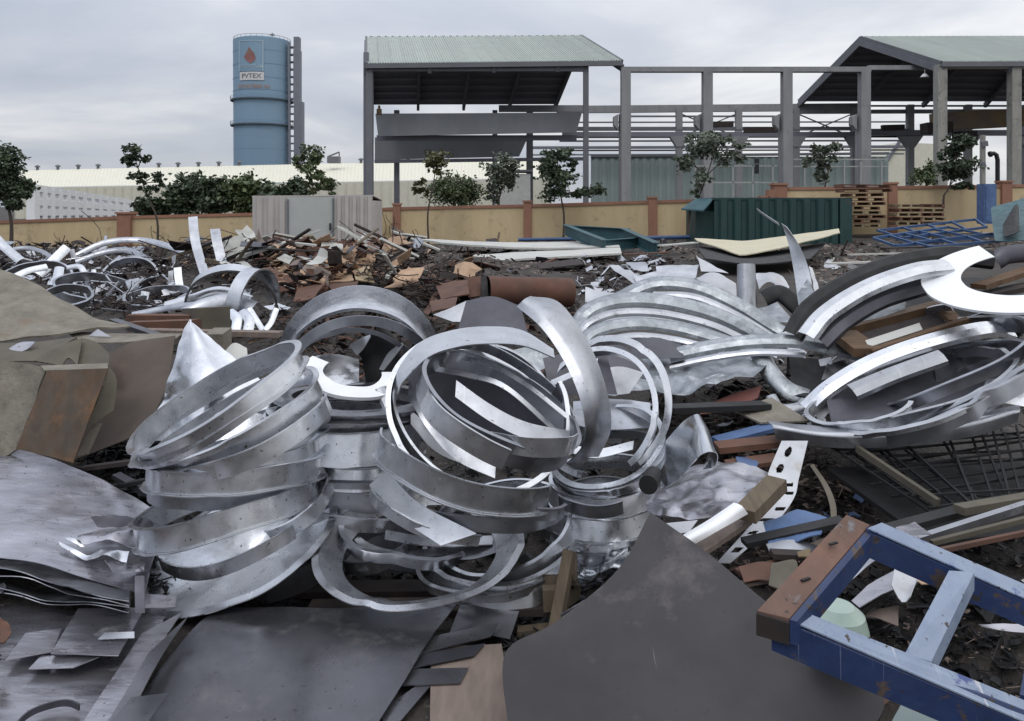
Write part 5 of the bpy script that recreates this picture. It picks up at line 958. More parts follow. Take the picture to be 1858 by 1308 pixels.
bar('timber_plank', 'weathered plank seen through the hole of the white sheet ring', 'plank', (1775, 520, 4.9), (1900, 480, 5.2), .1, .03, 'woodbrown')
bar('timber_plank', 'second darker plank under the white sheet ring', 'plank', (1790, 535, 4.9), (1900, 512, 5.0), .12, .03, 'rustdark')
# --- between the stacks and the blue frame
sheet('curled_sheet', 'curled mirror bright sheet with dark rolled mouth beside the level rings', 'curled sheet', [[(1208, 800, 3.85), (1240, 765, 3.78), (1262, 752, 3.7), (1272, 756, 3.74), (1276, 770, 3.85)], [(1204, 845, 3.75), (1238, 815, 3.62), (1270, 785, 3.5), (1288, 788, 3.55), (1290, 805, 3.7)], [(1200, 888, 3.65), (1232, 868, 3.5), (1272, 826, 3.34), (1300, 822, 3.4), (1298, 845, 3.58), (1275, 852, 3.66)]], 'mirror', .003, 26, 14)
sheet('crumpled_sheet', 'wrinkled pale sheet spread under the curled mirror sheet', 'crumpled sheet', [[(1180, 880, 3.8), (1290, 838, 3.85), (1395, 855, 3.7)], [(1170, 905, 3.55), (1280, 895, 3.5), (1380, 890, 3.45)], [(1178, 930, 3.4), (1270, 938, 3.3), (1350, 918, 3.3)]], 'lilac', .003, 40, 24, wav=.024, wsc=9)
sheet('sheet_strip', 'brilliant folded strip catching the sky beside the dark pointed sheet', 'sheet strip', [[(1238, 972, 3.0), (1288, 942, 3.05), (1332, 912, 3.1)], [(1246, 978, 2.95), (1296, 950, 3.0), (1346, 918, 3.06)], [(1258, 988, 2.96), (1308, 960, 3.0), (1357, 932, 3.08)]], 'bright', .003, 12, 5)
sheet('sheet_offcut', 'white shard tucked behind the brilliant folded strip', 'sheet offcut', [[(1206, 950, 3.12), (1266, 944, 3.15)], [(1234, 968, 3.06), (1250, 966, 3.08)]], 'white', .003, 6, 4)
def holes(a, b):                                        # a along, b across
    L, W_ = 1.0, .26
    for (ca, cb, r_) in ((.075, .40, .028), (.185, .33, .028)):
        if ((a - ca) * 1.0) ** 2 + ((b - cb) * .28) ** 2 < r_ ** 2 * 1.35: return True
    for (ca, b0, b1, t_, sl) in ((.335, .22, .85, .013, -.03), (.435, .52, .9, .012, 0), (.60, .45, .9, .010, 0), (.70, .2, .75, .010, 0), (.80, .2, .6, .009, 0), (.915, .25, .75, .012, 0)):
        if b0 < b < b1 and abs(a - ca - sl * (b - .5)) < t_ * (1 + .8 * b): return True
    return False
sheet('punched_strip', 'long white punched strip with two round holes and slots', 'punched strip', [[(1418, 800, 3.72), (1392, 866, 3.56), (1398, 905, 3.46), (1360, 955, 3.32), (1300, 1022, 3.12)], [(1466, 800, 3.72), (1450, 866, 3.56), (1440, 905, 3.46), (1402, 955, 3.32), (1325, 1022, 3.12)]], 'white', .003, 150, 40, holes=holes)
bar('timber_block', 'short weathered timber block lying across the punched strip', 'timber block', (1352, 935, 3.1), (1410, 876, 3.3), .085, .05, 'wood')
bar('timber_plank', 'grey brown plank beside the punched strip', 'plank', (1240, 1010, 2.98), (1345, 940, 3.2), .10, .02, 'plywood')
sheet('curved_strip', 'curved brown strip bending down beside the punched strip', 'curved strip', [[(1470, 845, 3.55), (1492, 880, 3.45), (1505, 915, 3.3), (1508, 950, 3.2)], [(1476, 842, 3.55), (1502, 880, 3.45), (1516, 915, 3.3), (1518, 950, 3.2)]], 'tan', .006, 16, 3)
sheet('bent_sheet', 'red painted sheet under the crumpled foil sheet', 'bent sheet', [[(1275, 738, 4.6), (1330, 715, 4.7), (1382, 700, 4.7)], [(1270, 752, 4.45), (1330, 742, 4.45), (1375, 722, 4.5)]], 'redpaint', .004, 10, 5)
sheet('board', 'pale dusty board beside the red painted sheet', 'board', [[(1330, 745, 4.4), (1400, 722, 4.5)], [(1380, 768, 4.2), (1470, 765, 4.2)]], 'board', .01, 8, 5)
for lab, p0, p1, w_, h_, m_ in (
    ('longer faded blue slat behind the punched strip', (1300, 800, 4.1), (1420, 770, 4.2), .10, .02, 'bluescrap'),
    ('rusty flat bar under the faded blue slat', (1300, 812, 4.0), (1420, 800, 4.0), .12, .03, 'rust'),
    ('brown board end beneath the bowed channel', (1320, 845, 3.85), (1412, 832, 3.85), .12, .02, 'rust'),
    ('black strut in the gap under the red painted sheet', (1215, 742, 4.2), (1390, 735, 4.4), .10, .03, 'black'),
    ('dark bar crossing under the punched strip', (1350, 985, 3.05), (1530, 945, 3.1), .06, .02, 'black'),
    ('lower dark bar near the rust end of the blue frame', (1400, 1005, 2.9), (1500, 1010, 2.9), .05, .02, 'rustdark'),
    ('brown slat in front of the rust end of the blue frame', (1340, 1040, 2.85), (1430, 1020, 2.9), .05, .015, 'rust'),
    ('pale slat among splinters by the dark pointed sheet', (1345, 1060, 2.78), (1420, 1048, 2.8), .025, .012, 'plywood')):
    bar('flat_bar', lab, 'flat bar', p0, p1, w_, h_, m_)
for lab, a_, b_, m_ in (
    ('blue curved plate lying behind the rust end of the blue frame', [(1385, 950, 3.2), (1440, 928, 3.25), (1500, 940, 3.2)], [(1395, 985, 3.0), (1440, 985, 3.0), (1490, 970, 3.02)], 'bluescrap'),
    ('small blue plate near the timber block', [(1335, 830, 3.9), (1385, 828, 3.9)], [(1340, 848, 3.75), (1372, 850, 3.75)], 'bluescrap'),
    ('grey crescent plate under the blue curved plate', [(1390, 985, 3.0), (1450, 978, 3.02), (1490, 990, 3.0)], [(1400, 1000, 2.92), (1440, 1008, 2.9), (1475, 1000, 2.92)], 'galvd'),
    ('torn rusty scrap of sheet below the blue curved plate', [(1340, 1030, 2.86), (1380, 1018, 2.88), (1420, 1028, 2.86)], [(1350, 1055, 2.76), (1385, 1050, 2.76), (1430, 1058, 2.74)], 'rust'),
    ('yellow tinged peel of metal under the blue curved plate', [(1446, 998, 2.86), (1470, 992, 2.88)], [(1448, 1006, 2.82), (1470, 1004, 2.82)], 'crane'),
    ('pale ragged paper under the rust end of the blue frame', [(1400, 1020, 2.8), (1440, 1015, 2.82), (1450, 1030, 2.78)], [(1395, 1060, 2.68), (1425, 1070, 2.66), (1440, 1060, 2.66)], 'tan')):
    sheet('sheet_offcut', lab, 'sheet offcut', [a_, b_], m_, .004, 10, 5, wav=.02, wsc=6)
# dark mesh crate
cx_ = empty('mesh_crate', 'blackened wire mesh crate in deep shade under the bowed channel', 'crate', P(1680, 900, 3.6))
ca, cb, cc_, cd = P(1515, 815, 3.9), P(1900, 780, 4.1), P(1900, 905, 3.5), P(1690, 925, 3.35)
for i in range(15):
    f = i / 14; mb = MB(); jt = lambda: np.array([rng.gauss(0, .03), rng.gauss(0, .03), rng.gauss(0, .025)]); p0, p1 = ca + (cb - ca) * f + jt(), cd + (cc_ - cd) * f + jt(); mb.beam(p0, p1, .010, .010); emit('wire', mb, 'black', cx_)
for i in range(15):
    f = i / 14; mb = MB(); p0, p1 = ca + (cd - ca) * f + jt(), cb + (cc_ - cb) * f + jt(); mb.beam(p0 - (0, 0, .012), p1 - (0, 0, .012), .010, .01); emit('wire', mb, 'black', cx_)
mb = MB(); mb.beam(P(1556, 814, 3.8), P(1702, 912, 3.3), .022, .03); emit('edge_bar', mb, 'tan', cx_)
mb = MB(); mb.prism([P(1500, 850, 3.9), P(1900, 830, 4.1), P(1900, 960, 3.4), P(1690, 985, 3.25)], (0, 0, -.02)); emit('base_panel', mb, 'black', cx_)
for lab, p0, p1, w_, h_, m_ in (
    ('black flat bar lying along the edge of the mesh crate', (1575, 972, 3.0), (1760, 922, 3.25), .06, .025, 'black'),
    ('olive grey bar lying past the mesh crate corner', (1740, 925, 3.1), (1900, 898, 3.3), .05, .03, 'tan'),
    ('pale round tube slanting beside the blue frame', (1650, 985, 2.9), (1900, 905, 3.1), .028, .028, 'galvd'),
    ('thin brown rod parallel to the pale round tube', (1690, 985, 2.85), (1900, 932, 3.0), .018, .018, 'tan'),
    ('rusty rod lying low behind the blue frame', (1700, 1000, 2.8), (1900, 958, 2.9), .016, .016, 'rust')):
    bar('metal_rod', lab, 'metal rod', p0, p1, w_, h_, m_)

# --- the blue steel frame at the near corner
bf = empty('blue_trestle', 'chipped blue steel frame with rusty brown end bar lying at the front', 'steel frame', P(1600, 1200, 1.98))
def slab(name, pts, th, m, par, side=None, ms=None, hh=.08):
    """a flat top face given by corners with a deep side skirt below its near edge"""
    mb = MB(); mb.prism([P(*p) for p in pts], (0, 0, -th)); o = emit(name, mb, m, par); return o
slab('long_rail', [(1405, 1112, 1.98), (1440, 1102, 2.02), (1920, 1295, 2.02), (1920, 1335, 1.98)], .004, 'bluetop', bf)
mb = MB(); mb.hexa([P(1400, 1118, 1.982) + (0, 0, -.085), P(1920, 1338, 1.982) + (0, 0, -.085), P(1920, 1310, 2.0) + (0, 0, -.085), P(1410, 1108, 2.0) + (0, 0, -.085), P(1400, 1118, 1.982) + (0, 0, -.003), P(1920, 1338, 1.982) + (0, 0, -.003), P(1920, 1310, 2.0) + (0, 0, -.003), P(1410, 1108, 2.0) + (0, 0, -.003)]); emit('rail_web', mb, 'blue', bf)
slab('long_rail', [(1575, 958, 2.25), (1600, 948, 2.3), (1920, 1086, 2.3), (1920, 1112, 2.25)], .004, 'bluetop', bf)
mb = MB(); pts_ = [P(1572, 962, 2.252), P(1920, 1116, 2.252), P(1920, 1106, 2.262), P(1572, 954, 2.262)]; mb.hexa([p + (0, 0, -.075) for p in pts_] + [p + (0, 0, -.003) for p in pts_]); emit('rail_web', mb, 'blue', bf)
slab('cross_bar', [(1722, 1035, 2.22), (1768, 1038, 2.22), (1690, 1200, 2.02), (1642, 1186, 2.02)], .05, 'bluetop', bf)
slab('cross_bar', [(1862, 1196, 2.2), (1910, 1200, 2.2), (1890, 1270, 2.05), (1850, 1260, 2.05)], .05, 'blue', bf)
slab('end_bar', [(1374, 1108, 1.97), (1536, 934, 2.28), (1578, 952, 2.28), (1432, 1122, 1.97)], .05, 'endrust', bf)
mb = MB(); mb.prism([P(1433, 1124, 1.968), P(1580, 953, 2.278), P(1592, 958, 2.278), P(1446, 1128, 1.968)], (0, 0, -.06)); emit('end_lip', mb, 'blue', bf)
mb = MB(); pts_ = [P(1372, 1112, 1.965), P(1432, 1130, 1.965), P(1432, 1122, 1.975), P(1374, 1104, 1.975)]; mb.hexa([p + (0, 0, -.055) for p in pts_] + [p + (0, 0, -.002) for p in pts_]); emit('end_cap', mb, 'rustdark', bf)
# things seen through the blue frame
for lab, a_, b_, m_ in (
    ('white torn plastic sheet hanging inside the blue frame', [(1625, 1020, 2.6), (1660, 1015, 2.6), (1695, 1040, 2.58)], [(1618, 1060, 2.5), (1640, 1092, 2.45), (1660, 1055, 2.5)], 'white'),
    ('lilac grey sheet strip lying beneath the blue frame', [(1545, 1090, 2.5), (1600, 1045, 2.6), (1690, 1005, 2.7)], [(1560, 1105, 2.45), (1630, 1065, 2.52), (1700, 1030, 2.6)], 'lilac'),
    ('grey slat under the near end of the blue frame', [(1520, 1050, 2.62), (1580, 1000, 2.75)], [(1530, 1062, 2.58), (1600, 1010, 2.7)], 'galvd'),
    ('rose grey corner of sheet behind the upper blue rail', [(1625, 958, 2.9), (1660, 948, 2.95)], [(1640, 975, 2.8), (1690, 970, 2.82)], 'lilac'),
    ('brown wedge of board beneath the cross bar', [(1550, 1118, 2.5), (1630, 1098, 2.52)], [(1590, 1122, 2.45), (1630, 1135, 2.42)], 'plywood'),
    ('pale rosy blade of metal in the dark beyond the cross bar', [(1775, 1132, 2.35), (1830, 1134, 2.35), (1900, 1132, 2.35)], [(1780, 1135, 2.33), (1830, 1148, 2.32), (1900, 1152, 2.3)], 'lilac'),
    ('orange torn scrap next to the white plastic sheet', [(1662, 1052, 2.52), (1702, 1046, 2.54)], [(1672, 1062, 2.48), (1700, 1060, 2.5)], 'card'),
    ('pale green pane lying under the near blue rail', [(1640, 1270, 2.2), (1700, 1262, 2.22), (1760, 1275, 2.2)], [(1600, 1340, 2.05), (1680, 1340, 2.05), (1800, 1340, 2.05)], 'tealwall'),
    ('brown broken slat under the corner of the dark sheet', [(1585, 1250, 2.36), (1640, 1225, 2.42)], [(1590, 1290, 2.28), (1650, 1240, 2.38)], 'rust')):
    sheet('sheet_offcut', lab, 'sheet offcut', [a_, b_], m_, .003, 8, 5, wav=.012, wsc=6)
mb = MB(); c_ = P(1518, 1140, 2.4); prof = [(0, .075), (.05, .07), (.08, .045), (.092, .0)]
for (r0, h0), (r1, h1) in zip(prof[:-1], prof[1:]):
    V = []
    for t in np.linspace(0, 6.2832, 29): V += [c_ + (r0 * math.cos(t), r0 * math.sin(t), h0), c_ + (r1 * math.cos(t), r1 * math.sin(t), h1)]
    mb.add(V, [(2 * j, 2 * j + 1, 2 * j + 3, 2 * j + 2) for j in range(28)], True)
tag(emit('bowl', mb, 'glass'), 'pale green upturned bowl under the near blue rail', 'bowl')
bar('black_bar', 'black bar slanting beneath the blue frame', 'metal bar', (1540, 1118, 2.45), (1660, 1025, 2.7), .04, .02, 'black')

for lab, a_, b_, m_ in (
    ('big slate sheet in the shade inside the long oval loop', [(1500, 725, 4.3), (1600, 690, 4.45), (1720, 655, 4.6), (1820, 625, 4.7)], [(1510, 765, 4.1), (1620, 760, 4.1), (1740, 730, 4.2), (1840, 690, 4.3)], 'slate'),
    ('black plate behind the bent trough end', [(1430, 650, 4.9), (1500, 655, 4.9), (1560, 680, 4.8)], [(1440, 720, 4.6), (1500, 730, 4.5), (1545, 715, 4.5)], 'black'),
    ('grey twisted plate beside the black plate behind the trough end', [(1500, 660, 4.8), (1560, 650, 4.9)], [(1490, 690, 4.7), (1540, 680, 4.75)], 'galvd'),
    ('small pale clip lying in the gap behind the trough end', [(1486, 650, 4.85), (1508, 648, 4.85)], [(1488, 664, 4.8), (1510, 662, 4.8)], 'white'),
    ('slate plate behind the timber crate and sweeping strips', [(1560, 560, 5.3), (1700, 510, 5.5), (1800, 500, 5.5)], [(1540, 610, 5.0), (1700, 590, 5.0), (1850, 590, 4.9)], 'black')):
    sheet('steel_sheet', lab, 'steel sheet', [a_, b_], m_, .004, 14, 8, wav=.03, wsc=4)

for lab, a_, b_, m_ in (
    ('crinkled pale shard at the crumpled edge of the lilac sheet', [(140, 975, 3.4), (200, 955, 3.45), (268, 965, 3.42)], [(150, 992, 3.33), (205, 985, 3.34), (262, 995, 3.3)], 'lilac'),
    ('narrow folded peel of metal at the crumpled edge of the lilac sheet', [(108, 985, 3.38), (160, 998, 3.32), (235, 1005, 3.3)], [(110, 992, 3.36), (165, 1010, 3.28), (230, 1022, 3.25)], 'galv'),
    ('bent tab of metal just before the dished ring stack', [(190, 1018, 3.26), (262, 1010, 3.3)], [(205, 1045, 3.18), (262, 1040, 3.2)], 'lilac'),
    ('slate shard curling from the lilac sheet towards the ring stack', [(165, 940, 3.5), (225, 932, 3.52), (280, 950, 3.46)], [(175, 952, 3.46), (230, 952, 3.45), (276, 966, 3.4)], 'slate'),
    ('sliver of bright metal on the crumpled edge of the lilac sheet', [(118, 978, 3.4), (150, 982, 3.38)], [(122, 984, 3.38), (152, 990, 3.36)], 'alu')):
    sheet('sheet_offcut', lab, 'sheet offcut', [a_, b_], m_, .003, 16, 8, wav=.035, wsc=8, group='crumpled bits on the lilac sheet')

mb_ = [(1512, 985, 2.17), (1462, 1050, 2.07)]
for u, v, Y in mb_:
    p = P(u, v, Y); mb = MB(); mb.box(p + (0, 0, -.0015), (.03, .008, .004), .5); emit('bolt_slot', mb, 'black', bf)

def rib(lab, top, w, m, dY=-.02, g=GC):
    return sheet('sheet_strip', lab, 'sheet strip', [top, [(u - 2, v + w, Y + dY) for u, v, Y in top]], m, .004, 20, 4, group=g)
rib('curved strip lying just inside the mouth of the open bottom ring', [(632, 950, 3.72), (668, 985, 3.62), (730, 1000, 3.58), (815, 990, 3.6)], 16, 'galv', -.06)
rib('straight strip resting across the inside of the open bottom ring', [(700, 962, 3.7), (790, 976, 3.62), (895, 972, 3.62)], 16, 'galv', -.08)
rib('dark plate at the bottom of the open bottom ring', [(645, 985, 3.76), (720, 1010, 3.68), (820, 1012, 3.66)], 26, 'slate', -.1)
rib('short pale plate near the end of the straight strip', [(810, 985, 3.62), (860, 985, 3.6), (905, 972, 3.6)], 30, 'galvd', -.1)
rib('light thin strip arching inside the oval ring', [(788, 664, 3.62), (850, 676, 3.58), (918, 698, 3.5), (1008, 776, 3.42)], 9, 'galv')
rib('second thin strip under the arching one in the oval ring', [(792, 652, 3.7), (870, 650, 3.68), (950, 690, 3.6), (1030, 752, 3.55)], 8, 'galv')
rib('wide slanting strip across the middle of the oval ring', [(828, 690, 3.5), (890, 734, 3.42), (955, 766, 3.38), (1035, 782, 3.4)], 30, 'galvd', -.05)
rib('broad band of metal slanting behind the oval ring', [(742, 690, 3.66), (780, 752, 3.58), (830, 805, 3.5), (900, 838, 3.46)], 30, 'galvd', -.04)
rib('pale cut strip behind the tall sweeping strip', [(1000, 690, 3.9), (1050, 668, 3.9), (1085, 650, 3.9)], 12, 'galv')
rib('flat band end poking out beneath the tall sweeping strip', [(1020, 800, 3.6), (1080, 815, 3.62), (1150, 800, 3.7)], 16, 'galv', -.05)
for lab, a_, kw in (
    ('narrow hoop inside the far end of the long oval loop', (1705, 645, 168, 48, 24, 4.5, .06), dict(lip=.02, m='galvd')),
    ('dim hoop lying under the second oval loop', (1645, 702, 176, 44, 19, 4.28, .05), dict(lip=.02, m='galv')),
    ('short arc curling round the low end of the oval loops', (1560, 728, 92, 34, 12, 4.12, .05), dict(t0=120, t1=330, lip=.02, m='galv')),
    ('dark arc lying across the far end of the oval loops', (1750, 660, 120, 60, 34, 4.3, .08), dict(t0=200, t1=380, lip=.012, m='galvd')),
    ('thin arc crossing the timber crate corner', (1620, 640, 150, 52, 28, 4.7, .04), dict(t0=30, t1=180, lip=.014, m='galv'))):
    ring(lab, *a_, group=GH, wob=1.4, **kw)
# ------------------------------------------------------------------ middle distance: metal arcs, panels, beams
GL = 'aluminium strips in the heap below the ochre wall'
def arc_strip(label, path, rpx, m='galvd', group=GL, sq=.7, name='curved_strip', cat='curved strip', **k):
    return arch(name, label, cat, path, rpx, m, -75, 75, .006, group, sq, 18, kk=5, **k)
arc_strip('long low arc of grey strip crossing the heap below the brick pillar', [(132, 468, 17), (190, 441, 17.3), (255, 436, 17.5), (310, 448, 17.2), (345, 462, 17)], 6)
arc_strip('second arc of strip ending in a bright square tip under the pillar', [(138, 476, 16.2), (190, 458, 16.4), (235, 455, 16.4), (278, 478, 16)], 6)
arc_strip('thin bright strip resting across the top of the low arc', [(175, 446, 17.4), (245, 434, 17.6), (340, 452, 17.5)], 3.5, 'galv')
arc_strip('bright strip plunging down at the edge beneath the dense dark tree', [(-20, 418, 15), (8, 448, 14.8), (38, 474, 14.6)], 8, 'galv')
arc_strip('slender hooped strip beside the plunging bright one', [(24, 452, 16), (50, 450, 16), (75, 456, 15.8), (92, 466, 15.6)], 4, 'galvd')
arc_strip('straight strip leaning up with bright end in the strip tangle', [(70, 500, 13), (95, 475, 13.2), (122, 449, 13.4)], 9, 'galv')
arc_strip('short upright white stub beside the leaning strip', [(130, 452, 14), (134, 468, 14)], 4, 'white')
arc_strip('fan shaped bright strip opening to the heap in the strip tangle', [(108, 486, 12.6), (104, 505, 12.4), (95, 520, 12.2)], 8, 'galv')
arc_strip('hooked grey strip beside the fan shaped bright one', [(122, 486, 12.4), (145, 484, 12.4), (154, 500, 12.3), (152, 512, 12.2)], 5, 'galv')
arc_strip('small upright bright tab before the dark hollow of the heap', [(170, 490, 12.4), (170, 512, 12.2)], 4, 'alu')
arc_strip('long tubular strip sloping over the dusty grey board', [(20, 506, 11), (50, 492, 11.2), (85, 484, 11.4)], 6, 'galv')
def flag(label, path, w, m, group='upright strips sticking out of the heap'):
    a = [(u - w / 2, v, Y) for u, v, Y in path]; b = [(u + w / 2, v - 1.5, Y + .05) for u, v, Y in path]
    return sheet('upright_strip', label, 'upright strip', [a, b], m, .005, 14, 3, group=group)
flag('taller upright strip sticking out before the ochre wall with bright foot', [(350, 394, 13.4), (352, 420, 13.2), (357, 450, 13), (372, 500, 12.6)], 17, 'galvd')
flag('shorter upright strip with brilliant white foot beside the taller one', [(390, 416, 13.2), (394, 440, 13), (400, 465, 12.9), (405, 490, 12.7)], 18, 'galvd')
flag('bright standing strip before the hooped rings of the heap', [(322, 486, 11), (324, 508, 10.9), (328, 530, 10.8)], 14, 'galv')
flag('narrow grey strip standing next to the bright standing one', [(310, 492, 11.1), (309, 515, 11), (306, 534, 10.9)], 9, 'galvd')
GM = 'ring cluster in the heap before the corrugated hut'
ring('hooped ring standing in the heap before the corrugated hut', 420, 556, 76, 62, -8, 8.8, .16, -20, 190, lip=.02, m='galv', group=GM, up=False)
ring('narrow upright hoop at the edge of the ring cluster', 470, 552, 62, 34, 78, 8.6, .17, -80, 190, lip=.015, m='galv', group=GM, up=False)
arc_strip('dark broad curved strip fanning out from the ring cluster', [(335, 572, 8.2), (375, 553, 8.3), (420, 546, 8.4), (462, 560, 8.3)], 14, 'galvd', GM)
arc_strip('upper curved strip fanning out from the ring cluster', [(300, 556, 8.8), (350, 542, 8.8), (400, 528, 8.8), (455, 545, 8.7)], 9, 'galv', GM)
arc_strip('low slanting strip running into the ring cluster', [(240, 572, 8.6), (300, 560, 8.6), (360, 552, 8.5)], 6, 'galvd', GM)
for i, u in enumerate((402, 424, 446)):
    arc_strip(('first', 'middle', 'last')[i] + ' rib of the white ribbed coil below the ring cluster', [(u - 8, 566, 7.6), (u + 6, 580, 7.5), (u + 4, 602, 7.4)], 9, 'galv', 'white ribbed coil')
arc_strip('thin strip dropping from the ring cluster to the ground', [(452, 560, 8), (468, 585, 7.9), (480, 605, 7.8)], 5, 'galv', GM)
arc_strip('thin crossing strip leaning the other way by the ring cluster', [(502, 560, 8), (492, 585, 7.9), (480, 600, 7.8)], 5, 'galv', GM)
# pale panels lying flat
GPn = 'pale panels lying flat in the yard'
sheet('wall_panel', 'upper pale grey panel lying flat before the ochre wall', 'panel', [[(760, 436, 30), (930, 441, 29), (1118, 438, 29)], [(850, 446, 26), (960, 452, 25), (1125, 449, 25.5)]], 'pale', .06, 14, 5, wav=.05, wsc=.5, group=GPn)
sheet('wall_panel', 'lower pale grey panel with dark shaded gap beneath', 'panel', [[(706, 470, 21), (850, 463, 22), (960, 458, 23.5), (1125, 451, 25)], [(742, 494, 16.5), (830, 488, 17.5), (930, 472, 20), (1128, 460, 22.5)]], 'pale', .05, 18, 6, wav=.04, wsc=.6, group=GPn)
sheet('wall_panel', 'dark sheet standing in for the shade under the lower pale grey panel', 'panel', [[(740, 488, 17.6), (950, 480, 18.5), (1050, 470, 20)], [(760, 500, 16.2), (940, 492, 17), (1060, 480, 18.5)]], 'rustdark', .03, 10, 4, group=GPn)  # dark sheet added as the shaded gap below the panel
sheet('bent_sheet', 'cream bent roofing sheet propped before the green container', 'bent sheet', [[(1260, 433, 24), (1350, 438, 24), (1430, 428, 24.7), (1522, 415, 25.5)], [(1266, 437, 23.5), (1345, 464, 20.5), (1430, 447, 22), (1524, 423, 24.5)]], 'creamsheet', .03, 26, 6, lin=True, wav=.02, wsc=1)
sheet('bent_sheet', 'black sheet standing in for the dark void under the cream bent roofing sheet', 'bent sheet', [[(1262, 446, 24), (1380, 458, 23), (1500, 440, 25)], [(1280, 470, 19.6), (1370, 480, 19), (1470, 470, 20.5)]], 'black', .03, 10, 4)  # black sheet added as the shade beneath the cream sheet
def ibeam(name, label, p0, p1, h, m, group=None, cat='steel beam'):
    a, b = P(*p0), P(*p1); r = empty(name, label, cat, (a + b) / 2, group)
    d = (b - a) / np.linalg.norm(b - a)
    mb = MB(); mb.beam(a, b, .03, h); emit('web', mb, m, r)
    for s in (-1, 1):
        mb = MB(); o_ = np.array([0, 0, s * (h / 2 + .015)]); mb.beam(a + o_, b + o_, h * .7, .025); emit('flange', mb, m, r)
    return r
GT = 'teal steel beams dumped before the wall'
ibeam('steel_beam', 'pale topped teal beam slanting down from the wall', (1026, 416, 30), (1098, 446, 25), .32, 'teal', GT)
ibeam('steel_beam', 'longest teal beam lying level in front of the wall', (1040, 420, 31), (1142, 426, 30), .42, 'teal', GT)
ibeam('steel_beam', 'teal beam with pale edge slanting to the gravel', (1132, 424, 29), (1192, 452, 24.5), .34, 'teal', GT)
ibeam('steel_beam', 'short teal beam end behind the pale panels', (1085, 446, 26), (1160, 440, 27), .3, 'teal', GT)
GB_ = 'cobalt blue pipes in the yard'
for lab, p0, p1, r_ in (('cobalt blue pipe lying along the foot of the ochre wall', (940, 435, 35), (1060, 433, 35), .08), ('cobalt blue pipe at the wall foot beside the container', (1150, 432, 34.5), (1262, 430, 34.5), .09)):
    mb = MB(); mb.tube([P(*p0), P(*p1)], r_, 8); tag(emit('steel_pipe', mb, 'bluefar'), lab, 'pipe', GB_)
GQ = 'cobalt blue steel frames lying beyond the container'
def lattice(label, a0, a1, b0, b1, n, w):
    r = empty('blue_rack', label, 'steel rack', (P(*a0) + P(*b1)) / 2, GQ)
    for p0, p1 in ((a0, a1), (b0, b1)): mb = MB(); mb.beam(P(*p0), P(*p1), w, w); emit('rail', mb, 'bluefar', r)
    for i in range(n):
        f = i / (n - 1); q0 = P(*a0) * (1 - f) + P(*a1) * f; q1 = P(*b0) * (1 - f) + P(*b1) * f; mb = MB(); mb.beam(q0, q1, w * .8, w * .8); emit('rung', mb, 'bluefar', r)
    return r
lattice('upper blue ladder like frame tilted towards the pallet stacks', (1592, 418, 31), (1770, 398, 33), (1640, 432, 28), (1790, 412, 30), 5, .095)
lattice('lower blue ladder like frame lying flat on the gravel', (1585, 432, 28), (1720, 412, 30), (1625, 446, 25.5), (1800, 428, 28), 6, .095)
lattice('small blue frame half buried beside the teal sheet heap', (1660, 440, 26), (1800, 424, 27), (1690, 448, 24.5), (1830, 436, 26), 4, .085)
# blue cabinet and teal heap at the edge
cb_ = empty('blue_cabinet', 'tall blue steel cabinet standing before the ochre wall', 'cabinet', P(1790, 405, 35))
mb = MB(); p = P(1790, 405, 35); mb.box(p + (0, 0, .85), (.52, .6, 1.75)); emit('body', mb, 'bluescrap', cb_); mb = MB(); mb.box(p + (0, -.32, .85), (.42, .03, 1.55)); emit('door', mb, 'bluescrap', cb_)
GTT = 'teal sheet metal heap beside the blue cabinet'
sheet('steel_sheet', 'teal bent sheet sloping up in the heap beside the cabinet', 'steel sheet', [[(1798, 376, 29), (1830, 368, 29), (1862, 358, 29)], [(1800, 405, 27), (1835, 400, 27), (1900, 392, 27)]], 'teal', .02, 10, 6, group=GTT)
sheet('steel_sheet', 'darker teal sheet folded beneath the sloping one', 'steel sheet', [[(1800, 402, 27), (1840, 378, 28), (1900, 370, 28)], [(1805, 438, 24), (1845, 436, 24), (1900, 434, 24)]], 'teal', .02, 10, 6, group=GTT, wav=.06, wsc=2)
sheet('steel_sheet', 'black folded sheet in the hollow of the teal heap', 'steel sheet', [[(1820, 408, 25.5), (1842, 372, 26), (1848, 376, 26)], [(1822, 430, 24), (1838, 425, 24), (1850, 420, 24)]], 'black', .02, 8, 4, group=GTT)
# rust red pipe
rp = empty('rusty_pipe', 'rust red pipe section lying behind the tall sweeping strip', 'pipe', P(960, 550, 9.6))
a, b = P(884, 528, 9.6), P(1036, 531, 9.9); mb = MB(); mb.tube([a, a * .97 + b * .03, b * .97 + a * .03, b], [.178, .18, .18, .175], 28, False); emit('shell', mb, 'drum', rp)
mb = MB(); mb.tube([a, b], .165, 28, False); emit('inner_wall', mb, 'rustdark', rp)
for e_, d_ in ((a, 1), (b, -1)):
    mb = MB(); V = []
    for t in np.linspace(0, 6.2832, 29): V += [e_ + (0, .165 * math.cos(t), .165 * math.sin(t)), e_ + (0, .178 * math.cos(t), .178 * math.sin(t))]
    mb.add(V, [(2 * j, 2 * j + 1, 2 * j + 3, 2 * j + 2) for j in range(28)]); emit('rim', mb, 'rust', rp)
sheet('rusty_plate', 'orange rust plate standing up beside the rust red pipe', 'rusty plate', [[(848, 504, 9.8), (873, 501, 9.8)], [(850, 540, 9.6), (872, 537, 9.6)]], 'drum', .012, 6, 5, lin=True, group='rusty plates by the pipe')
sheet('rusty_plate', 'rusty plate lying sloped before the standing orange one', 'rusty plate', [[(790, 516, 10.2), (848, 508, 10.2)], [(800, 542, 9.4), (852, 532, 9.4)]], 'rust', .012, 8, 6, wav=.02, group='rusty plates by the pipe')
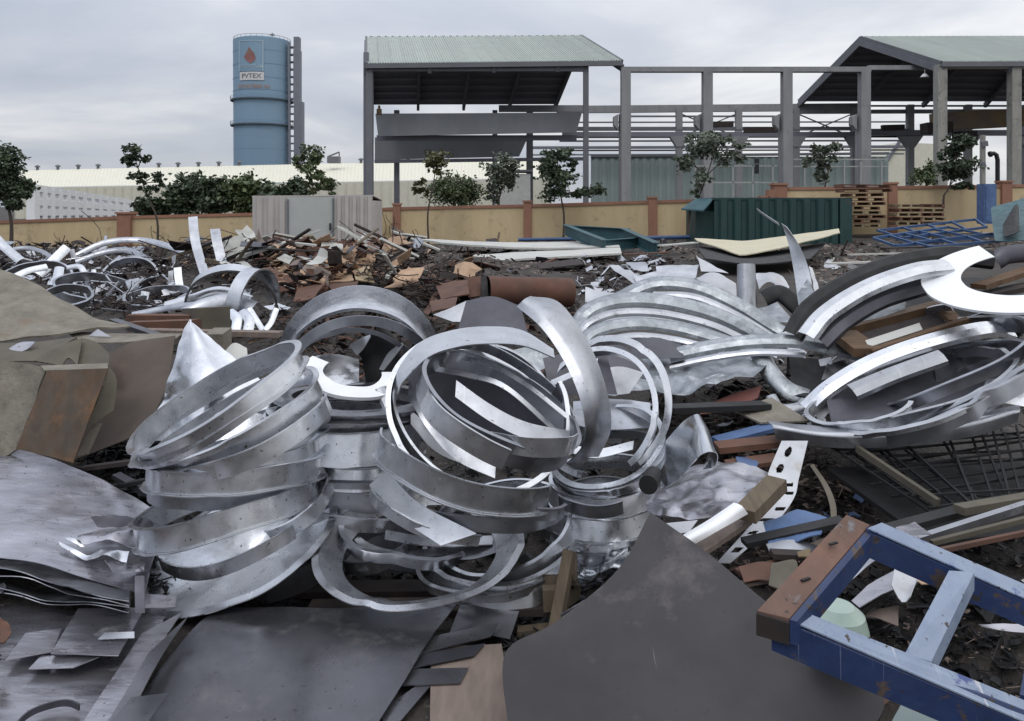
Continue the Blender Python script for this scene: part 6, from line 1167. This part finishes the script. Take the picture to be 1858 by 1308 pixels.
sheet('rusty_plate', 'black plate standing in for the shaded mouth of the rust red pipe', 'rusty plate', [[(872, 504, 9.7), (884, 500, 9.7)], [(874, 540, 9.5), (886, 548, 9.5)]], 'black', .012, 5, 5, lin=True, group='rusty plates by the pipe')  # black plate added as the dark of the pipe's opening
sheet('rusty_plate', 'low rusty sheet in front of the upright ring arches', 'rusty plate', [[(780, 548, 8.4), (830, 540, 8.6)], [(784, 566, 7.9), (826, 556, 8.0)]], 'rust', .01, 6, 5, wav=.02, group='rusty plates by the pipe')

# ------------------------------------------------------------------ loose scrap: single pieces and uncountable small bits
def piece(mb, c, s, typ, rs):
    ang = rs.uniform(0, 6.283); tilt = rs.gauss(0, .38); roll = rs.gauss(0, .3)
    ca, sa = math.cos(ang), math.sin(ang)
    X = np.array([ca * math.cos(tilt), sa * math.cos(tilt), math.sin(tilt)]); Yv = np.array([-sa, ca, math.sin(roll)]); Yv /= np.linalg.norm(Yv)
    Z = np.cross(X, Yv); Z /= np.linalg.norm(Z)
    if typ == 'wire':
        q = [c]; d = X * s
        for _ in range(4): d = d * .8 + np.array([rs.gauss(0, .5), rs.gauss(0, .5), rs.gauss(0, .45)]) * s; q.append(q[-1] + d * .5)
        mb.tube(spline(q, 7), .006 + s * .012, 4, False)
    elif typ == 'stick':
        L, W, T = s * rs.uniform(.9, 1.6), s * rs.uniform(.05, .13), s * rs.uniform(.02, .06)
        cor = []
        for k in (-1, 1):
            for i, j in ((-1, -1), (1, -1), (1, 1), (-1, 1)): cor.append(c + X * i * L / 2 + Yv * j * W / 2 + Z * k * T / 2)
        mb.hexa(cor)
    else:
        L, W = s * rs.uniform(.6, 1.1), s * rs.uniform(.3, .8); bend = rs.gauss(0, .22) * L; T = .004 + s * .012
        G = np.zeros((3, 4, 3))
        for j in range(4):
            for i in range(3):
                a_ = j / 3 - .5; b_ = i / 2 - .5; jit = (0 if 0 < j < 3 else rs.uniform(-.12, .12))
                G[i, j] = c + X * L * (a_ + jit) + Yv * W * (b_ + (rs.uniform(-.15, .15) if i != 1 else 0)) + Z * (bend * (4 * a_ * a_ - .5))
        gridmesh(G, T, None, typ == 'curl', mb)
def inpoly(u, v, poly):
    c = False; n = len(poly)
    for i in range(n):
        (x0, y0), (x1, y1) = poly[i], poly[(i + 1) % n]
        if (y0 > v) != (y1 > v) and u < (x1 - x0) * (v - y0) / (y1 - y0) + x0: c = not c
    return c
def samp(poly, rs):
    us = [p[0] for p in poly]; vs = [p[1] for p in poly]
    while True:
        u, v = rs.uniform(min(us), max(us)), rs.uniform(min(vs), max(vs))
        if inpoly(u, v, poly): return u, v
def litter(name, poly, n, px, m, types, seed, lift=(0, .04)):
    rs = random.Random(seed); mb = MB()
    for _ in range(n):
        u, v = samp(poly, rs); p = hit(u, v); p[2] += rs.uniform(*lift) ; s = (px[0] * .7 + (px[1] * 1.35 - px[0] * .7) * rs.random() ** 2.4) * p[1] / F
        piece(mb, p, s, rs.choice(types), rs)
    return kind(emit(name, mb, m), 'stuff')
ADJ_S = {'stick': ['stubby', 'short', 'slim', 'slender', 'long', 'lengthy'], 'flat': ['tiny', 'small', 'modest', 'mid sized', 'broad', 'wide'], 'curl': ['tiny', 'small', 'curled', 'rolled', 'broad', 'wide']}
NOUN = {'stick': ('scrap_strip', 'strip'), 'flat': ('scrap_sheet', 'sheet'), 'curl': ('scrap_sheet', 'sheet')}
POSE = ['lying flat', 'tipped up', 'leaning', 'propped askew', 'half buried', 'twisted', 'resting', 'wedged', 'sunk', 'perched']
used_lab = {}
def scatter(poly, n, px, choices, where, seed, group, lift=(.02, .10)):
    """individual scrap pieces; choices: list of (material, colour word, type)"""
    rs = random.Random(seed); us = [p[0] for p in poly]; vs = [p[1] for p in poly]
    for k in range(n):
        u, v = samp(poly, rs); p = hit(u, v); p[2] += rs.uniform(*lift); f = rs.random(); spx = px[0] + (px[1] - px[0]) * f
        m, word, typ = rs.choice(choices); mb = MB(); piece(mb, p, spx * p[1] / F, typ, rs)
        nm, cat = NOUN[typ]; o = emit(nm, mb, m); i0 = min(5, int(f * 6))
        for t in range(40):
            lab = '%s %s %s %s %s' % (ADJ_S[typ][i0], word, cat, POSE[(k + t) % 10], where)
            if lab not in used_lab: break
        used_lab[lab] = 1; tag(o, lab, 'scrap ' + cat, group)
RUST = [('rust', 'rust brown', 'flat'), ('rustdark', 'dark rusted', 'flat'), ('rustdark', 'dark rusted', 'stick'), ('card', 'sandy', 'flat'), ('rust', 'rust brown', 'stick')]
CARD = [('card', 'sandy tan', 'flat'), ('drum', 'orange rust', 'flat'), ('rust', 'rust brown', 'flat'), ('drum', 'orange rust', 'curl'), ('palletpale', 'pale buff', 'flat')]
ALU = [('galvd', 'dull grey', 'curl'), ('white', 'white', 'flat'), ('galv', 'grey galvanised', 'stick'), ('galv', 'grey galvanised', 'curl'), ('galvd', 'dull grey', 'stick')]
MIX = [('galvd', 'dull grey', 'flat'), ('pale', 'pale', 'flat'), ('rust', 'rust brown', 'stick'), ('wood', 'weathered timber', 'stick'), ('slate', 'charcoal', 'flat'), ('plywood', 'faded brown', 'flat')]
zoneA = [(0, 455), (140, 445), (300, 460), (330, 540), (260, 590), (150, 570), (80, 530), (0, 500)]
zoneB = [(300, 455), (460, 440), (640, 440), (700, 470), (760, 520), (800, 560), (640, 520), (520, 540), (420, 520), (330, 500)]
zoneC = [(490, 480), (560, 462), (650, 460), (690, 490), (650, 510), (560, 545), (500, 550)]
zoneD = [(650, 436), (760, 440), (770, 500), (870, 500), (870, 560), (800, 585), (760, 530), (690, 490)]
zoneE = [(1040, 475), (1200, 470), (1240, 500), (1130, 540), (1050, 550)]
zoneF = [(1430, 450), (1858, 450), (1858, 475), (1600, 490), (1500, 520), (1430, 500)]
zoneG = [(1300, 830), (1420, 800), (1560, 860), (1600, 960), (1500, 1110), (1330, 1050), (1290, 1000)]
zoneH = [(1480, 985), (1858, 940), (1858, 1308), (1600, 1308), (1560, 1230), (1420, 1120)]
zoneI = [(1180, 720), (1400, 690), (1480, 760), (1400, 830), (1290, 870), (1190, 800)]
zoneJ = [(260, 1060), (1040, 1050), (1060, 1160), (930, 1190), (800, 1110), (300, 1112)]
zoneK = [(130, 835), (290, 790), (300, 960), (240, 930), (160, 870)]
zoneL = [(640, 440), (1260, 440), (1540, 445), (1858, 440), (1858, 456), (1260, 475), (1000, 500), (900, 500), (700, 500)]
zoneM = [(500, 560), (800, 540), (1060, 560), (1100, 700), (700, 720), (500, 640)]
zoneN = [(200, 545), (320, 515), (520, 520), (540, 640), (400, 690), (260, 620)]
zoneO = [(1030, 980), (1180, 940), (1130, 1030), (1020, 1120)]
zoneP = [(1400, 640), (1520, 640), (1858, 560), (1858, 800), (1480, 800), (1400, 760)]
litter('dark_scrap_bits', zoneP, 1100, (8, 30), 'black', ['flat', 'stick'], 71, (0, .12))  # black bits paint in the dark gaps within the oval loops
litter('bright_scrap_bits', zoneP, 60, (8, 24), 'galvd', ['flat', 'curl'], 72, (.03, .14))
scatter(zoneA, 46, (14, 44), ALU, 'in the strip heap below the brick pillar', 21, 'bright offcuts in the strip heap', (.05, .25))
scatter(zoneB, 40, (14, 42), RUST + ALU[:1], 'in the brown scrap before the corrugated hut', 22, 'pieces of the brown scrap heap', (.05, .25))
scatter(zoneC, 46, (34, 84), CARD + [('rustdark', 'dark rusted', 'flat')], 'in the rusty sheet pile before the hut', 23, 'rusty and sandy sheets before the hut', (.05, .30))
scatter(zoneD, 40, (14, 48), RUST + CARD[:1] + MIX[:2], 'in the scrap between hut and rust red pipe', 24, 'pieces between hut and pipe', (.05, .2))
scatter(zoneE, 26, (12, 36), ALU + MIX[:1], 'on the white heap behind the curved troughs', 25, 'bits on the white heap', (.05, .2))
scatter(zoneF, 26, (14, 46), MIX, 'on the gravel beyond the sweeping strips', 26, 'bits on the gravel', (.01, .05))
scatter(zoneG, 30, (16, 52), MIX + RUST[:2] + [('bluescrap', 'faded blue', 'flat')], 'among splinters by the punched strip', 27, 'splinters by the punched strip', (.01, .08))
scatter(zoneH, 22, (18, 60), [('black', 'black', 'flat'), ('rustdark', 'dark rusted', 'stick'), ('black', 'black', 'stick'), ('slate', 'charcoal', 'flat')], 'in the dark hollow beneath the blue frame', 28, 'dark scrap beneath the blue frame', (0, .06))  # black pieces hold the void's shade in their colour
scatter([(1400, 640), (1858, 600), (1858, 780), (1460, 790)], 22, (22, 70), [('slate', 'charcoal', 'flat'), ('galvd', 'dull grey', 'curl'), ('galvd', 'dull grey', 'stick'), ('black', 'black', 'flat')], 'under the oval loops', 84, 'scrap under the oval loops', (.05, .2))
scatter(zoneI, 22, (16, 50), MIX + RUST[:2], 'below the crumpled foil sheet', 29, 'scrap below the foil sheet', (.02, .12))
scatter(zoneN, 20, (16, 44), MIX + ALU[2:4], 'around the white ribbed coil', 31, 'scrap around the ribbed coil', (.03, .15))
scatter(zoneL, 40, (12, 40), MIX + RUST[:3], 'on the ground beyond the pale panels', 32, 'bits around the pale panels', (.01, .08))
scatter(zoneB, 60, (24, 74), RUST + [('slate', 'charcoal', 'flat'), ('pale', 'pale grey', 'flat'), ('plywood', 'faded brown', 'flat')], 'on the brown heap below the hut', 81, 'larger pieces of the brown heap', (.12, .5))
scatter(zoneD, 40, (24, 76), RUST + [('pale', 'pale grey', 'stick'), ('plywood', 'faded brown', 'flat'), ('rust', 'rust brown', 'stick')], 'on the heap beside the pale panels', 82, 'larger pieces beside the pale panels', (.08, .4))
scatter(zoneA, 34, (26, 70), ALU[2:] + [('galvd', 'dull grey', 'curl'), ('galvd', 'dull grey', 'stick')], 'in the tangle of metal strips', 83, 'larger offcuts in the strip tangle', (.08, .4))
scatter(zoneB, 26, (50, 120), [('wood', 'weathered timber', 'stick'), ('rustdark', 'dark rusted', 'stick'), ('plywood', 'faded brown', 'stick'), ('pale', 'pale grey', 'stick')], 'lying across the brown heap', 85, 'long pieces across the brown heap', (.15, .55))
for lab, a_ in (('wide hoop half sunk in the heap under the dense dark tree', (60, 505, 60, 30, 12, 12.5, .14)), ('broad hoop lying tilted behind the dusty grey board', (175, 520, 66, 24, -8, 11.5, .14)), ('hoop standing in the dark hollow under the long low arc', (235, 500, 44, 34, 10, 13, .12)), ('small hoop in front of the leaning strip', (120, 535, 40, 18, 6, 10.5, .1)), ('flat hoop next to the bright standing strip', (285, 535, 52, 17, 8, 10.4, .1))):
    ring(lab, *a_, lip=.03, m='galvd', group='hoops in the strip heap', wob=1.6, seg=60)
# uncountable bits
litter('dark_scrap_bits', zoneA, 2000, (5, 22), 'rustdark', ['flat', 'stick', 'wire'], 41, (0, .22))
litter('bright_scrap_bits', zoneA, 240, (5, 18), 'galvd', ['flat', 'stick', 'curl'], 42, (.05, .28))
litter('dark_scrap_bits', zoneB, 2100, (5, 22), 'rustdark', ['flat', 'stick', 'stick', 'wire'], 43, (0, .25))
litter('rusty_scrap_bits', zoneB, 420, (4, 16), 'rust', ['flat', 'stick'], 44, (.02, .22))
litter('sandy_scrap_bits', zoneB, 240, (4, 13), 'card', ['flat'], 45, (.05, .25))
litter('rusty_scrap_bits', zoneC, 160, (8, 26), 'drum', ['flat'], 46, (0, .28))
litter('sandy_scrap_bits', zoneC, 200, (6, 18), 'card', ['flat'], 47, (.05, .3))
litter('dark_scrap_bits', zoneD, 1300, (5, 24), 'rustdark', ['flat', 'stick', 'wire'], 48, (0, .2))
litter('rusty_scrap_bits', zoneD, 420, (4, 16), 'rust', ['flat', 'stick'], 49, (0, .2))
litter('pale_scrap_bits', zoneD, 260, (4, 14), 'plywood', ['flat', 'stick'], 50, (.02, .2))
litter('bright_scrap_bits', zoneE, 45, (8, 26), 'white', ['flat', 'curl'], 51, (0, .18))
litter('dark_scrap_bits', zoneE, 900, (5, 18), 'rustdark', ['flat', 'stick'], 52, (0, .12))
litter('yard_bits', zoneF, 1300, (3, 12), 'plywood', ['flat', 'stick'], 53, (0, .03))
litter('dark_scrap_bits', zoneG, 1300, (6, 24), 'rustdark', ['flat', 'stick'], 54, (0, .05))
litter('splinters', zoneG, 420, (6, 24), 'plywood', ['stick', 'flat'], 55, (.01, .07))
litter('dark_scrap_bits', zoneH, 700, (8, 34), 'black', ['flat', 'stick'], 56, (0, .05))  # black bits put the shade under the blue frame into colour
litter('splinters', zoneH, 160, (5, 18), 'plywood', ['stick', 'flat'], 57, (.0, .05))
litter('dark_scrap_bits', zoneI, 800, (8, 28), 'rustdark', ['flat', 'stick'], 58, (0, .1))
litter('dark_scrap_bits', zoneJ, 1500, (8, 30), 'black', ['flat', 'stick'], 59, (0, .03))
litter('dark_scrap_bits', zoneK, 500, (8, 30), 'black', ['flat', 'stick'], 60, (0, .06))  # black bits painted in as the dark gap below the boards
litter('yard_bits', zoneL, 1900, (3, 12), 'plywood', ['flat', 'stick'], 61, (0, .04))
litter('dark_scrap_bits', zoneL, 1600, (4, 15), 'rustdark', ['flat', 'stick'], 62, (0, .05))
litter('dark_scrap_bits', zoneM, 1500, (8, 28), 'rustdark', ['flat', 'stick'], 63, (0, .12))
litter('rusty_scrap_bits', zoneM, 400, (8, 26), 'rust', ['flat', 'stick'], 64, (0, .12))
litter('dark_scrap_bits', zoneN, 900, (6, 22), 'rustdark', ['flat', 'stick'], 65, (0, .12))
litter('dark_scrap_bits', zoneO, 300, (6, 22), 'slate', ['flat', 'curl'], 66, (0, .08))
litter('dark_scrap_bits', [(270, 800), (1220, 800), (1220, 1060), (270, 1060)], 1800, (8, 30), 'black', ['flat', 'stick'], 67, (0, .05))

for lab, p0, p1, w_, m_ in (
    ('long pale plank lying on the gravel beyond the white ring', (1500, 478, 19), (1640, 474, 20), .16, 'pale'),
    ('pale board lying below the blue racks', (1690, 456, 23), (1800, 452, 23), .22, 'plywood'),
    ('thin pale lath on the gravel beside the container', (1540, 462, 22), (1700, 458, 23), .12, 'pale'),
    ('brown plank lying past the pale panels', (1130, 462, 23), (1215, 458, 23), .25, 'rust'),
    ('wide brown plank in front of the blue racks', (1600, 450, 25), (1760, 446, 25), .3, 'rustdark'),
    ('grey plank beside the teal beams', (1195, 446, 26), (1262, 440, 27), .3, 'pale')):
    bar('timber_plank', lab, 'plank', p0, p1, w_, .04, m_, 'planks on the gravel')

GCs = 'large sandy and rust sheets before the hut'
for lab, q4, m_ in (
    ('sandy tilted sheet at the top of the rusty pile', ((589, 463), (618, 482), (567, 481), (576, 495)), 'card'),
    ('rust brown square sheet in the middle of the rusty pile', ((531, 494), (567, 486), (542, 519), (592, 514)), 'rust'),
    ('orange rust sheet lying beneath the sandy tilted one', ((577, 491), (633, 474), (579, 498), (642, 496)), 'drum'),
    ('long sandy strip of board across the rusty pile', ((583, 500), (638, 497), (596, 515), (642, 507)), 'card'),
    ('rust brown sheet hanging down the front of the rusty pile', ((542, 515), (592, 514), (532, 546), (568, 542)), 'rust'),
    ('thin pale slip of board on the slope of the rusty pile', ((491, 500), (526, 497), (494, 507), (526, 505)), 'card'),
    ('small rust brown sheet beneath the pale slip', ((498, 508), (530, 504), (506, 520), (524, 526)), 'drum'),
    ('dark maroon sheet lying behind the rusty pile', ((500, 488), (552, 480), (506, 497), (562, 489)), 'rustdark'),
    ('white lath lying at the top of the rusty pile', ((516, 475), (570, 472), (518, 478), (570, 475)), 'white'),
    ('sandy crumpled sheet at the far side of the rusty pile', ((640, 486), (668, 480), (645, 508), (680, 512)), 'palletpale'),
    ('rust brown sheet between the sandy strip and the arches', ((596, 516), (650, 510), (604, 530), (640, 532)), 'rust')):
    (a, b, c, d) = q4; y1 = hit(c[0], max(c[1], d[1]))[1] - .5; y0 = y1 + .7
    sheet('scrap_sheet', lab, 'scrap sheet', [[(*a, y0), (*b, y0)], [(*c, y1), (*d, y1)]], m_, .015, 8, 6, wav=.04, wsc=2.5, group=GCs)

litter('dark_scrap_bits', [(1858, 470), (2500, 470), (2500, 1300), (1858, 1300)], 1500, (8, 34), 'rustdark', ['flat', 'stick'], 91, (0, .08))
litter('dull_scrap_bits', [(1858, 500), (2400, 500), (2400, 1200), (1858, 1200)], 300, (10, 40), 'galvd', ['flat', 'curl', 'stick'], 92, (0, .12))
litter('dark_scrap_bits', [(-600, 450), (0, 450), (0, 1300), (-600, 1300)], 1400, (8, 34), 'rustdark', ['flat', 'stick'], 93, (0, .08))
litter('dull_scrap_bits', [(-600, 460), (0, 460), (0, 1200), (-600, 1200)], 300, (10, 40), 'galvd', ['flat', 'curl', 'stick'], 94, (0, .12))
